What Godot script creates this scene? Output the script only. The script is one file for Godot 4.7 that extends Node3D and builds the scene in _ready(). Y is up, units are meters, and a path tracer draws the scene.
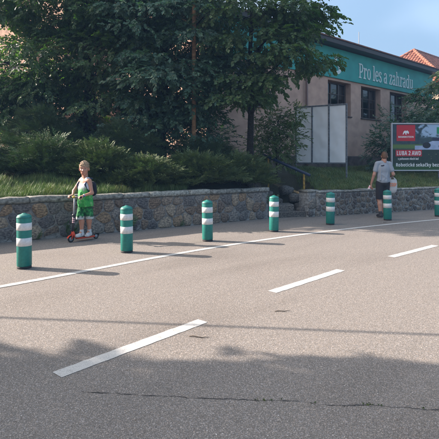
extends Node3D
# A street corner: bollards along a curved road, a stone retaining wall, a boy on a scooter, a man walking off,
# trees and a shop building on the bank behind. x is right, y up, distance into the picture is -z.

var rng := RandomNumberGenerator.new()
var used_names := {}
var tex := {}
const SUN_DIR := Vector3(-0.851, 0.477, -0.221)      # towards the sun

func _ready() -> void:
	rng.seed = 4711
	setup_camera_and_light()
	make_textures()
	build_ground()
	build_bank()
	build_walls()
	build_steps()
	build_shop()
	build_far_houses()
	build_trees()
	build_shrubs()
	build_grass()
	build_bollards()
	build_boards()
	build_street_bits()
	build_boy()
	build_scooter()
	build_man()

func setup_camera_and_light() -> void:
	var cam := Camera3D.new()
	cam.name = "camera"
	add_child(cam)
	cam.position = Vector3(0, 1.5, 0)
	cam.projection = Camera3D.PROJECTION_FRUSTUM
	cam.near = 0.1
	cam.far = 600.0
	cam.size = 0.1 * 439.0 / 471.0
	cam.frustum_offset = Vector2(0, -0.1 * 58.5 / 471.0)
	cam.current = true
	var env := Environment.new()
	env.background_mode = Environment.BG_SKY
	var sky := Sky.new()
	var sm := ProceduralSkyMaterial.new()
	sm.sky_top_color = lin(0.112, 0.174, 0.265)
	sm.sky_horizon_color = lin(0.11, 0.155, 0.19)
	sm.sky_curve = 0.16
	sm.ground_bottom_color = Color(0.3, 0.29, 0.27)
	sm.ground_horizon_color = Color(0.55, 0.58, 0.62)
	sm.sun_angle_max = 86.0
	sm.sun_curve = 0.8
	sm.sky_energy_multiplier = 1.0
	sm.sky_cover = cloud_cover()
	sm.sky_cover_modulate = Color(1, 1, 1, 0.07)
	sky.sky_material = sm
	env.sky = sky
	env.tonemap_mode = Environment.TONE_MAPPER_LINEAR
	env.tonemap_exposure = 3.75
	env.fog_enabled = true
	env.fog_density = 0.0016
	env.fog_light_color = Color(0.58, 0.78, 1.0)
	env.sdfgi_enabled = true
	env.ssao_enabled = true
	env.ssil_enabled = true
	var we := WorldEnvironment.new()
	we.name = "world_environment"
	we.environment = env
	add_child(we)
	var sun := DirectionalLight3D.new()
	sun.name = "sun"
	add_child(sun)
	sun.look_at_from_position(Vector3.ZERO, -SUN_DIR, Vector3.UP)
	sun.light_color = Color(1.0, 0.935, 0.885)
	sun.light_energy = 1.18
	sun.light_angular_distance = 0.5
	sun.shadow_enabled = true

func cloud_cover() -> ImageTexture:
	# thin fair-weather cloud, computed over the whole sky
	var n := FastNoiseLite.new()
	n.seed = 5
	n.frequency = 1.3
	n.fractal_octaves = 5
	var h := 256
	var im := Image.create(h * 2, h, false, Image.FORMAT_RGBA8)
	for y in h:
		var up := PI * (0.5 - (y + 0.5) / h)
		for x in h * 2:
			var a := TAU * (x + 0.5) / (h * 2)
			var d := Vector3(cos(up) * cos(a), sin(up) * 2.2, cos(up) * sin(a))
			var v := clampf((n.get_noise_3dv(d * 1.5) - 0.02) * 2.2, 0.0, 1.0)
			im.set_pixel(x, y, Color(0.8, 0.82, 0.86, v * clampf(sin(up) * 6.0, 0.0, 1.0)))
	return ImageTexture.create_from_image(im)

# ---------------------------------------------------------------- helpers: names and nodes

func numbered(called: String) -> String:
	var k: int = used_names.get(called, 0)
	used_names[called] = k + 1
	return called if k == 0 else "%s_%03d" % [called, k]

func tag(o: Node, label := "", category := "", group := "", kind := "") -> Node:
	if label: o.set_meta("label", label)
	if category: o.set_meta("category", category)
	if group: o.set_meta("group", group)
	if kind: o.set_meta("kind", kind)
	return o

func thing(called: String, label: String, category: String, at := Vector3.ZERO, turn := 0.0, group := "") -> Node3D:
	var o := Node3D.new()
	o.name = numbered(called)
	add_child(o)
	o.position = at
	o.rotation.y = turn
	tag(o, label, category, group)
	return o

func setting(called: String) -> Node3D:
	var o := Node3D.new()
	o.name = numbered(called)
	add_child(o)
	o.set_meta("kind", "structure")
	return o

func put(called: String, mesh: Mesh, m: Material, parent: Node3D, at := Vector3.ZERO) -> MeshInstance3D:
	var o := MeshInstance3D.new()
	o.name = called
	o.mesh = mesh
	o.material_override = m
	o.position = at
	parent.add_child(o, true)
	return o

func fin(st: SurfaceTool, called: String, m: Material, parent: Node3D, at := Vector3.ZERO) -> MeshInstance3D:
	return put(called, done(st), m, parent, at)

func begin(smooth := false) -> SurfaceTool:
	var st := SurfaceTool.new()
	st.begin(Mesh.PRIMITIVE_TRIANGLES)
	st.set_smooth_group(0 if smooth else -1)
	return st

func done(st: SurfaceTool) -> ArrayMesh:
	st.generate_normals()
	return st.commit()

func fw(x: float, d: float, y := 0.0) -> Vector3:
	return Vector3(x, y, -d)

# ---------------------------------------------------------------- helpers: shapes

func tri(st: SurfaceTool, a: Vector3, b: Vector3, c: Vector3, out: Vector3) -> void:
	if (b - a).cross(c - a).dot(out) > 0.0:
		st.add_vertex(a); st.add_vertex(c); st.add_vertex(b)
	else:
		st.add_vertex(a); st.add_vertex(b); st.add_vertex(c)

func quad(st: SurfaceTool, a: Vector3, b: Vector3, c: Vector3, d: Vector3, out: Vector3) -> void:
	tri(st, a, b, c, out)
	tri(st, a, c, d, out)

func box(st: SurfaceTool, at: Vector3, size: Vector3, bevel := 0.0, basis := Basis.IDENTITY, jitter := 0.0) -> void:
	# a box with chamfered edges; jitter moves its corners
	var h := size * 0.5
	if bevel <= 0.0:
		var p := []
		for i in 8:
			p.append(at + basis * Vector3(h.x * (1 if i & 1 else -1), h.y * (1 if i & 2 else -1), h.z * (1 if i & 4 else -1)))
		for f in [[0, 1, 3, 2], [4, 5, 7, 6], [0, 1, 5, 4], [2, 3, 7, 6], [0, 2, 6, 4], [1, 3, 7, 5]]:
			var mid: Vector3 = (p[f[0]] + p[f[2]]) * 0.5
			quad(st, p[f[0]], p[f[1]], p[f[2]], p[f[3]], mid - at)
		return
	var b := minf(bevel, minf(h.x, minf(h.y, h.z)) * 0.9)
	var c := []
	for i in 8:
		var s := Vector3(1 if i & 1 else -1, 1 if i & 2 else -1, 1 if i & 4 else -1)
		var j := Vector3(rng.randf_range(-1, 1), rng.randf_range(-1, 1), rng.randf_range(-1, 1)) * jitter
		var full := s * h + j
		c.append([at + basis * (full - Vector3(0, s.y, s.z) * b), at + basis * (full - Vector3(s.x, 0, s.z) * b), at + basis * (full - Vector3(s.x, s.y, 0) * b)])
	for axis in 3:
		var u := 1 << ((axis + 1) % 3)
		var v := 1 << ((axis + 2) % 3)
		for side in 2:
			var k: int = (1 << axis) * side
			var a0: Vector3 = c[k][axis]
			var a2: Vector3 = c[k | u | v][axis]
			quad(st, a0, c[k | u][axis], a2, c[k | v][axis], (a0 + a2) * 0.5 - at)
		for k in 4:
			var e := (u if k & 1 else 0) | (v if k & 2 else 0)
			var f := e | (1 << axis)
			var ua := (axis + 1) % 3
			var va := (axis + 2) % 3
			var m: Vector3 = (c[e][ua] + c[f][va]) * 0.5
			quad(st, c[e][ua], c[f][ua], c[f][va], c[e][va], m - at)
	for k in 8:
		tri(st, c[k][0], c[k][1], c[k][2], (c[k][0] as Vector3) - at)

func tube(st: SurfaceTool, pts: Array, radii: Array, segs := 8, caps := true) -> void:
	var rings := []
	var last_x := Vector3.ZERO
	for i in pts.size():
		var p: Vector3 = pts[i]
		var t: Vector3 = ((pts[mini(i + 1, pts.size() - 1)] as Vector3) - (pts[maxi(i - 1, 0)] as Vector3)).normalized()
		var x := last_x - t * last_x.dot(t)
		if x.length() < 0.01:
			x = t.cross(Vector3.UP if absf(t.y) < 0.9 else Vector3.RIGHT)
		x = x.normalized()
		last_x = x
		var y := t.cross(x).normalized()
		var r: float = radii[mini(i, radii.size() - 1)]
		var ring := []
		for k in segs:
			var a := TAU * k / segs
			ring.append(p + (x * cos(a) + y * sin(a)) * r)
		rings.append(ring)
	for i in pts.size() - 1:
		for k in segs:
			var k2 := (k + 1) % segs
			var mid: Vector3 = ((pts[i] as Vector3) + (pts[i + 1] as Vector3)) * 0.5
			quad(st, rings[i][k], rings[i + 1][k], rings[i + 1][k2], rings[i][k2], (rings[i][k] + rings[i + 1][k2]) * 0.5 - mid)
	if caps:
		for e in [0, pts.size() - 1]:
			var away: Vector3 = (pts[e] as Vector3) - (pts[1 if e == 0 else e - 1] as Vector3)
			for k in segs:
				tri(st, pts[e], rings[e][k], rings[e][(k + 1) % segs], away)

func lathe(st: SurfaceTool, profile: Array, segs := 24, at := Vector3.ZERO) -> void:
	# profile: Vector2(radius, height) from the bottom up
	for i in profile.size() - 1:
		var p: Vector2 = profile[i]
		var q: Vector2 = profile[i + 1]
		for k in segs:
			var a := TAU * k / segs
			var b := TAU * (k + 1) / segs
			var ca := Vector3(cos(a), 0, sin(a))
			var cb := Vector3(cos(b), 0, sin(b))
			var out := (ca + cb) * 0.5 * (q.y - p.y) + Vector3.UP * (p.x - q.x)
			var p1 := at + ca * p.x + Vector3.UP * p.y
			var p2 := at + cb * p.x + Vector3.UP * p.y
			var q1 := at + ca * q.x + Vector3.UP * q.y
			var q2 := at + cb * q.x + Vector3.UP * q.y
			if p.x > 0.0001: tri(st, p1, p2, q2, out)
			if q.x > 0.0001: tri(st, p1, q2, q1, out)

func text_mesh(words: String, height: float, depth: float, serif := false, bold := false, italic := false) -> TextMesh:
	# height: of a line of type; the mesh is centred in x and stands in the plane z = 0
	var f := SystemFont.new()
	f.font_names = PackedStringArray(["Droid Serif" if serif else "Droid Sans"])
	f.font_weight = 700 if bold else 400
	f.font_italic = italic
	var t := TextMesh.new()
	t.font = f
	t.text = words
	t.font_size = 64
	t.pixel_size = height / 64.0
	t.depth = depth
	t.curve_step = 2.0
	return t

# ---------------------------------------------------------------- helpers: materials and textures

func lin(r: float, g: float, b: float) -> Color:
	return Color(r, g, b).linear_to_srgb()

func mat(c: Color, rough := 0.8, texture: Texture2D = null, scale := 1.0, bump := 0.0, world := true) -> StandardMaterial3D:
	var m := StandardMaterial3D.new()
	m.albedo_color = c
	m.roughness = rough
	if texture:
		m.albedo_texture = texture
		m.uv1_triplanar = true
		m.uv1_world_triplanar = world
		m.uv1_scale = Vector3.ONE * scale
		if bump != 0.0:
			m.heightmap_enabled = true
			m.heightmap_texture = texture
			m.heightmap_scale = bump
	return m

func noise_tex(freq: float, octaves: int, lo: Color, mid: Color, hi: Color, kind := FastNoiseLite.TYPE_SIMPLEX_SMOOTH, size := 512, noise_seed := 1) -> NoiseTexture2D:
	var n := FastNoiseLite.new()
	n.noise_type = kind
	n.seed = noise_seed
	n.frequency = freq
	n.fractal_octaves = octaves
	var g := Gradient.new()
	g.offsets = PackedFloat32Array([0.15, 0.5, 0.85])
	g.colors = PackedColorArray([lo, mid, hi])
	var t := NoiseTexture2D.new()
	t.width = size
	t.height = size
	t.seamless = true
	t.noise = n
	t.color_ramp = g
	return t

func make_textures() -> void:
	# greyish multipliers: the tint comes from each material's colour
	tex.mottle = noise_tex(0.012, 6, Color(0.62, 0.62, 0.62), Color(0.84, 0.84, 0.84), Color(1, 1, 1))
	tex.stone = noise_tex(0.02, 7, Color(0.42, 0.42, 0.44), Color(0.74, 0.72, 0.7), Color(1, 0.97, 0.92), FastNoiseLite.TYPE_SIMPLEX_SMOOTH, 512, 9)
	tex.fine = noise_tex(0.11, 4, Color(0.7, 0.7, 0.7), Color(0.86, 0.86, 0.86), Color(1, 1, 1), FastNoiseLite.TYPE_SIMPLEX, 512, 3)
	tex.lichen = noise_tex(0.025, 6, Color(0.45, 0.45, 0.43), Color(0.78, 0.78, 0.75), Color(1, 1, 0.97), FastNoiseLite.TYPE_CELLULAR, 512, 14)
	tex.soil = noise_tex(0.05, 6, Color(0.45, 0.4, 0.35), Color(0.75, 0.72, 0.68), Color(1, 1, 1), FastNoiseLite.TYPE_SIMPLEX, 512, 21)
	tex.bark = noise_tex(0.03, 5, Color(0.4, 0.38, 0.36), Color(0.7, 0.68, 0.66), Color(1, 1, 1), FastNoiseLite.TYPE_CELLULAR, 512, 33)
	tex.soft = noise_tex(0.012, 6, Color(0.86, 0.86, 0.86), Color(0.94, 0.94, 0.94), Color(1, 1, 1))
	tex.asphalt = asphalt_texture(1024, Color(0.45, 0.445, 0.435), 77)
	tex.paint = paint_texture()

func asphalt_texture(size: int, binder: Color, s: int) -> ImageTexture:
	# chippings of many greys pressed into a dark binder, drawn as small round spots; wraps round
	var r := RandomNumberGenerator.new()
	r.seed = s
	var data := PackedByteArray()
	data.resize(size * size * 3)
	for i in size * size:
		var v := r.randf_range(0.75, 1.12)
		data[i * 3] = int(clampf(binder.r * v * 255, 0, 255))
		data[i * 3 + 1] = int(clampf(binder.g * v * 255, 0, 255))
		data[i * 3 + 2] = int(clampf(binder.b * v * 255, 0, 255))
	for k in 70000:
		var cx := r.randi_range(0, size - 1)
		var cy := r.randi_range(0, size - 1)
		var rad := r.randf_range(0.7, 2.3)
		if r.randf() < 0.03: rad = r.randf_range(2.4, 3.4)
		var v := r.randf_range(0.44, 0.62)
		if r.randf() < 0.035: v = r.randf_range(0.64, 0.78)
		if r.randf() < 0.10: v = r.randf_range(0.30, 0.38)
		var warm := r.randf_range(-0.02, 0.05)
		var n := int(ceil(rad))
		var sq := r.randf_range(0.7, 1.4)
		for y in range(-n, n + 1):
			for x in range(-n, n + 1):
				if x * x * sq + y * y / sq <= rad * rad:
					var i: int = (((cy + y + size) % size) * size + (cx + x + size) % size) * 3
					data[i] = int(clampf((v + warm) * 255, 0, 255))
					data[i + 1] = int(clampf((v + warm * 0.35) * 255, 0, 255))
					data[i + 2] = int(clampf((v - warm * 0.4) * 255, 0, 255))
	return ImageTexture.create_from_image(Image.create_from_data(size, size, false, Image.FORMAT_RGB8, data))

func paint_texture() -> ImageTexture:
	# road paint with worn spots where the chippings show through
	var size := 512
	var r := RandomNumberGenerator.new()
	r.seed = 8
	var n := FastNoiseLite.new()
	n.seed = 3
	n.frequency = 0.02
	n.fractal_octaves = 4
	var im := Image.create(size, size, false, Image.FORMAT_RGB8)
	for y in size:
		for x in size:
			var w := n.get_noise_2d(minf(x, size - x), minf(y, size - y))
			var v := 0.86 + r.randf_range(-0.05, 0.05) + w * 0.08
			if r.randf() < 0.10 + clampf(w, 0, 1) * 0.7: v = r.randf_range(0.48, 0.68)
			im.set_pixel(x, y, Color(v, v, v * 0.985))
	return ImageTexture.create_from_image(im)

# ---------------------------------------------------------------- ground, road, pavement

const EDGE := [Vector2(-9.5, 0.2), Vector2(-6.4, 2.25), Vector2(-4.3, 4.1), Vector2(-2.613, 5.61), Vector2(-1.066, 7.22), Vector2(0.10, 8.32), Vector2(1.632, 9.55), Vector2(3.447, 10.79), Vector2(5.62, 12.06), Vector2(8.4, 13.45), Vector2(13.0, 15.3), Vector2(22, 18)]

func smooth_line(pts: Array, step: float) -> Array:
	var c := Curve2D.new()
	for i in pts.size():
		var t: Vector2 = ((pts[mini(i + 1, pts.size() - 1)] as Vector2) - (pts[maxi(i - 1, 0)] as Vector2)) / 6.0
		c.add_point(pts[i], -t, t)
	c.bake_interval = step
	return Array(c.get_baked_points())

func wall_dist(x: float) -> float:
	# distance of the wall line (front face at the ground)
	if x < 1.25: return 11.40 + 0.693 * x
	if x > 2.75: return 11.37 + 0.478 * x
	return lerpf(11.40 + 0.693 * 1.25, 11.37 + 0.478 * 2.75, (x - 1.25) / 1.5)

func ribbon(pts: Array, w0: float, w1: float, y: float, called: String, m: Material, parent: Node3D, rag := 0.0) -> MeshInstance3D:
	# a flat strip along pts from offset w0 to w1 (to the far side), ends square
	var st := begin()
	var n := FastNoiseLite.new()
	n.frequency = 9.0
	var prev := []
	for i in pts.size():
		var t: Vector2 = ((pts[mini(i + 1, pts.size() - 1)] as Vector2) - (pts[maxi(i - 1, 0)] as Vector2)).normalized()
		var side := Vector2(-t.y, t.x)
		var p: Vector2 = pts[i]
		var a := p + side * (w0 + n.get_noise_2d(p.x, p.y) * rag)
		var b := p + side * (w1 + n.get_noise_2d(p.x + 40.0, p.y) * rag)
		var cur := [fw(a.x, a.y, y), fw(b.x, b.y, y)]
		if prev:
			quad(st, prev[0], cur[0], cur[1], prev[1], Vector3.UP)
		prev = cur
	return fin(st, called, m, parent)

func build_ground() -> void:
	var g := begin()
	quad(g, Vector3(-300, -0.08, 60), Vector3(300, -0.08, 60), Vector3(300, -0.08, -400), Vector3(-300, -0.08, -400), Vector3.UP)
	var earth := mat(lin(0.09, 0.08, 0.05), 1.0, tex.soil, 0.6)
	tag(fin(g, "ground", earth, self), "", "", "", "structure")
	# asphalt: fine chippings from the texture, coarse patches from vertex colours
	var am := mat(lin(1.0, 0.935, 0.875), 0.92, tex.asphalt, 0.66, 0.12)
	am.vertex_color_use_as_albedo = true
	am.metallic_specular = 0.35
	var road := setting("road")
	asphalt_sheet("asphalt", -14.0, 18.0, -3.0, 18.0, 0.0, 1.0, am, road, false)
	var pave := setting("pavement")
	asphalt_sheet("asphalt", -9.0, 14.0, 0.0, 18.0, 0.003, 1.04, am, pave, true)
	var far := begin()
	for r in [[-60.0, -14.0, -12.0, 3.0], [18.0, 60.0, -12.0, 18.0], [-14.0, 18.0, -12.0, -3.0]]:
		far.set_color(Color(1, 1, 1))
		quad(far, fw(r[0], r[2]), fw(r[1], r[2]), fw(r[1], r[3]), fw(r[0], r[3]), Vector3.UP)
	fin(far, "asphalt", am, road)
	# painted lines
	var pm := mat(lin(0.68, 0.67, 0.65), 0.75, tex.paint, 1.1)
	var line := smooth_line(EDGE, 0.06)
	ribbon(line, -0.052, 0.06, 0.0045, "edge_line", pm, road, 0.009)
	for d in [[-1.139, 3.30, -0.155, 4.416], [0.601, 5.39, 1.672, 6.48], [2.68, 7.36, 3.83, 8.36], [4.85, 9.2, 6.0, 10.1]]:
		var pts := []
		for i in 25:
			pts.append(Vector2(lerpf(d[0], d[2], i / 24.0), lerpf(d[1], d[3], i / 24.0)))
		ribbon(pts, -0.062, 0.062, 0.003, "lane_dash", pm, road, 0.010)
	# the old joint across the foreground, tarred and grown with moss
	var crack := []
	var cn := FastNoiseLite.new()
	cn.frequency = 1.4
	for i in 260:
		var t := i / 259.0
		crack.append(Vector2(lerpf(-0.9, 3.2, t), lerpf(3.06, 2.66, t) + cn.get_noise_1d(t * 5.0) * 0.03 + cn.get_noise_1d(t * 60.0) * 0.012))
	var tar := mat(lin(0.05, 0.05, 0.05), 0.85, tex.fine, 6.0)
	ribbon(crack, -0.002, 0.0025, 0.003, "joint", tar, road, 0.007)
	var moss := begin()
	for i in 260:
		var p: Vector2 = crack[rng.randi_range(60, 259)]
		if cn.get_noise_2d(p.x * 3.0, 4.0) < -0.05: continue
		var a := rng.randf() * TAU
		var w := Vector3(cos(a), 0, sin(a)) * rng.randf_range(0.004, 0.011)
		var q := fw(p.x + rng.randf_range(-0.012, 0.012), p.y + rng.randf_range(-0.014, 0.014), 0.005)
		var top := q + Vector3(rng.randf_range(-0.01, 0.01), rng.randf_range(0.004, 0.013), rng.randf_range(-0.01, 0.01))
		tri(moss, q - w, q + w, top, Vector3.BACK)
	tag(fin(moss, "moss", mat(lin(0.05, 0.075, 0.02), 1.0), road), "", "", "", "stuff")
	# fallen twigs on the road
	var twig := mat(lin(0.11, 0.09, 0.07), 0.9)
	for k in [[0.63, 4.69, 0.16, 0.1], [-0.17, 4.0, 0.18, -0.2], [4.05, 11.5, 0.12, 0.6]]:
		var st := begin(true)
		var pts := []
		for i in 6:
			var u: float = (i / 5.0 - 0.5) * k[2]
			pts.append(fw(k[0] + u, k[1] + u * k[3] + sin(i * 1.7) * 0.008, 0.006 + absf(sin(i * 2.1)) * 0.003))
		tube(st, pts, [0.004, 0.005, 0.0045, 0.004, 0.003, 0.0015], 5)
		var o := fin(st, numbered("twig"), twig, self)
		tag(o, ["small dark twig lying on the sunlit lane above the cable shadow", "thin twig by the near lane dash where the tree shade begins", "short twig on the asphalt near the man"][used_names["twig"] - 1], "twig", "fallen twigs on the road")

func asphalt_sheet(called: String, x0: float, x1: float, d0: float, d1: float, y: float, tone: float, m: Material, parent: Node3D, behind_line: bool) -> void:
	var patch := FastNoiseLite.new()
	patch.seed = 12
	patch.frequency = 0.35
	patch.fractal_octaves = 4
	var streak := FastNoiseLite.new()
	streak.seed = 2
	streak.frequency = 0.9
	streak.fractal_octaves = 3
	var line := smooth_line(EDGE, 0.06)
	var nx := 170
	var nd := 110
	var pts := []
	for i in nx + 1:
		var row := []
		var x := lerpf(x0, x1, float(i) / nx)
		var near := d0
		var beyond := d1
		if behind_line:
			near = line_at(line, x)
			beyond = wall_dist(x) + 0.12 if x < 1.25 or x > 2.75 else wall_dist(x) + 0.35
		for j in nd + 1:
			row.append(fw(x, lerpf(near, beyond, float(j) / nd), y))
		pts.append(row)
	var st := begin()
	for i in nx:
		for j in nd:
			for q in [[0, 0], [1, 1], [1, 0], [0, 0], [0, 1], [1, 1]]:
				var p: Vector3 = pts[i + q[0]][j + q[1]]
				var v := patch.get_noise_2d(p.x, p.z)
				# stains and wear drawn out along the lane
				var along := Vector2(p.x * 0.72 - p.z * 0.69, p.x * 0.69 + p.z * 0.72)
				var w := streak.get_noise_2d(along.x * 0.16, along.y * 1.5)
				var f := tone * (1.0 + v * 0.16 + w * 0.22)
				st.set_color(Color(f, f * (1.0 + v * 0.015), f * (1.0 + v * 0.03)))
				st.add_vertex(p)
	var o := fin(st, called, m, parent)
	o.cast_shadow = GeometryInstance3D.SHADOW_CASTING_SETTING_ON

func line_at(line: Array, x: float) -> float:
	for i in line.size() - 1:
		var a: Vector2 = line[i]
		var b: Vector2 = line[i + 1]
		if x >= a.x and x <= b.x:
			return lerpf(a.y, b.y, (x - a.x) / maxf(b.x - a.x, 0.0001))
	return (line[0] as Vector2).y if x < (line[0] as Vector2).x else (line[-1] as Vector2).y

# ---------------------------------------------------------------- the bank behind the walls

var bank_noise := FastNoiseLite.new()

func bank_height(x: float, d: float) -> float:
	var back := (d - wall_dist(x)) * 0.82           # metres behind the wall face
	var left := 0.74 + 0.26 * smoothstep(0.2, 1.8, back) + 0.55 * smoothstep(1.5, 6.0, back)
	var right := lerpf(0.70, 0.60, clampf((x - 3.0) / 4.0, 0, 1)) + 0.34 * smoothstep(0.2, 2.6, back) + 0.28 * smoothstep(2.5, 7.0, back)
	var h := lerpf(left, right, smoothstep(1.0, 3.0, x))
	h += bank_noise.get_noise_2d(x, d) * 0.10 * smoothstep(0.3, 1.5, back)
	# cutting for the steps
	var gap := smoothstep(1.1, 1.35, x) * (1.0 - smoothstep(2.5, 2.75, x)) * (1.0 - smoothstep(1.6, 2.4, back))
	return lerpf(h, minf(h, -0.05 + back * 0.36), gap)

func build_bank() -> void:
	bank_noise.seed = 31
	bank_noise.frequency = 0.4
	var xs := []
	var x := -16.0
	while x < 30.0:
		xs.append(x)
		x += 0.16 if x > -6.0 and x < 9.0 else 0.8
	var st := begin(true)
	var rows := []
	for xx in xs:
		var row := []
		for j in 60:
			var b := 0.14 + 44.0 * pow(j / 59.0, 2.3)
			row.append(fw(xx, wall_dist(xx) + b, bank_height(xx, wall_dist(xx) + b)))
		rows.append(row)
	for i in rows.size() - 1:
		for j in 59:
			quad(st, rows[i][j], rows[i + 1][j], rows[i + 1][j + 1], rows[i][j + 1], Vector3.UP)
	tag(fin(st, "bank", mat(lin(0.075, 0.07, 0.035), 1.0, tex.soil, 0.9, 2.0), self), "", "", "", "structure")

# ---------------------------------------------------------------- stone walls

func voronoi_stones(length: float, height: float, cell: float, gap: float, squash: float, s: int) -> Array:
	# irregular polygons that fill a length x height strip, with a gap between them
	var r := RandomNumberGenerator.new()
	r.seed = s
	var seeds := []
	var nx := int(length / cell)
	var ny := maxi(2, int(round(height / (cell * squash))))
	for j in ny:
		for i in nx + 1:
			seeds.append(Vector2((i + (0.5 if j % 2 else 0.0) + r.randf_range(-0.4, 0.4)) * length / nx, (j + 0.5 + r.randf_range(-0.36, 0.36)) * height / ny))
	var out := []
	for a in seeds.size():
		var p: Vector2 = seeds[a]
		if p.x < 0.03 or p.x > length - 0.03: continue
		var poly := [Vector2(maxf(0.0, p.x - cell * 2), gap * 0.4), Vector2(minf(length, p.x + cell * 2), gap * 0.4), Vector2(minf(length, p.x + cell * 2), height - gap * 0.3), Vector2(maxf(0.0, p.x - cell * 2), height - gap * 0.3)]
		for b in seeds.size():
			if a == b: continue
			var q: Vector2 = seeds[b]
			if p.distance_squared_to(q) > cell * cell * 9.0: continue
			var n := (q - p).normalized()
			var lim := n.dot((p + q) * 0.5) - gap * 0.5 * r.randf_range(0.5, 1.5)
			var next := []
			for i in poly.size():
				var u: Vector2 = poly[i]
				var v: Vector2 = poly[(i + 1) % poly.size()]
				var du := n.dot(u) - lim
				var dv := n.dot(v) - lim
				if du <= 0.0: next.append(u)
				if (du < 0.0 and dv > 0.0) or (du > 0.0 and dv < 0.0):
					next.append(u.lerp(v, du / (du - dv)))
			poly = next
			if poly.size() < 3: break
		if poly.size() >= 3: out.append(poly)
	return out

func stone_mesh(poly: Array, bulge: float, r: RandomNumberGenerator) -> ArrayMesh:
	# cut the corners once, then a back ring, a rim and a lifted, uneven face
	var c := Vector2.ZERO
	for p in poly: c += p
	c /= poly.size()
	var rim := []
	for i in poly.size():
		var a: Vector2 = poly[i]
		var b: Vector2 = poly[(i + 1) % poly.size()]
		if a.distance_to(b) < 0.02: continue
		rim.append(a.lerp(b, 0.2))
		rim.append(a.lerp(b, 0.8))
	if rim.size() < 3: rim = poly
	var st := begin(true)
	var n := rim.size()
	var tilt := Vector2(r.randf_range(-0.1, 0.1), r.randf_range(-0.12, 0.12))
	var rings := [[], [], [], []]
	for p in rim:
		var d: Vector2 = p - c
		var j := r.randf_range(0.96, 1.03)
		rings[0].append(Vector3(p.x, p.y, -0.05))
		var q := c + d * j
		rings[1].append(Vector3(q.x, q.y, bulge * r.randf_range(0.15, 0.45)))
		q = c + d * r.randf_range(0.84, 0.92)
		rings[2].append(Vector3(q.x, q.y, bulge * r.randf_range(0.75, 1.0) + tilt.dot(d)))
		q = c + d * r.randf_range(0.4, 0.55)
		rings[3].append(Vector3(q.x, q.y, bulge * r.randf_range(0.85, 1.25) + tilt.dot(d) * 0.6))
	var top := Vector3(c.x, c.y, bulge * r.randf_range(0.9, 1.2))
	for k in 3:
		for i in n:
			var i2 := (i + 1) % n
			quad(st, rings[k][i], rings[k][i2], rings[k + 1][i2], rings[k + 1][i], Vector3((rings[k][i] as Vector3).x - c.x, (rings[k][i] as Vector3).y - c.y, 0.05 + 0.1 * k))
	for i in n:
		tri(st, rings[3][i], rings[3][(i + 1) % n], top, Vector3.BACK)
	return done(st)

func stone_materials(tints: Array) -> Array:
	var out := []
	for t in tints:
		out.append(mat(lin(t[0], t[1], t[2]), 0.95, tex.stone, 2.2, 1.2))
	return out

func rough_block(length: float, depth: float, y0: float, y1: float, s: int) -> SurfaceTool:
	# the mortar core: front face at z = 0, uneven
	var st := begin(true)
	var n := FastNoiseLite.new()
	n.seed = s
	n.frequency = 3.0
	var nx := int(length / 0.12)
	var ny := 7
	var f := []
	for i in nx + 1:
		var row := []
		for j in ny + 1:
			var u := length * i / nx
			var v := lerpf(y0, y1, float(j) / ny)
			row.append(Vector3(u, v, n.get_noise_2d(u, v) * 0.016))
		f.append(row)
	for i in nx:
		for j in ny:
			quad(st, f[i][j], f[i + 1][j], f[i + 1][j + 1], f[i][j + 1], Vector3.BACK)
		quad(st, f[i][ny], f[i + 1][ny], (f[i + 1][ny] as Vector3) + Vector3(0, 0, -depth), (f[i][ny] as Vector3) + Vector3(0, 0, -depth), Vector3.UP)
		quad(st, (f[i][0] as Vector3) + Vector3(0, 0, -depth), (f[i + 1][0] as Vector3) + Vector3(0, 0, -depth), (f[i + 1][ny] as Vector3) + Vector3(0, 0, -depth), (f[i][ny] as Vector3) + Vector3(0, 0, -depth), Vector3.FORWARD)
	for e in [0, nx]:
		for j in ny:
			var a: Vector3 = f[e][j]
			var b: Vector3 = f[e][j + 1]
			quad(st, a, b, b + Vector3(0, 0, -depth), a + Vector3(0, 0, -depth), Vector3.LEFT if e == 0 else Vector3.RIGHT)
	return st

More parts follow.
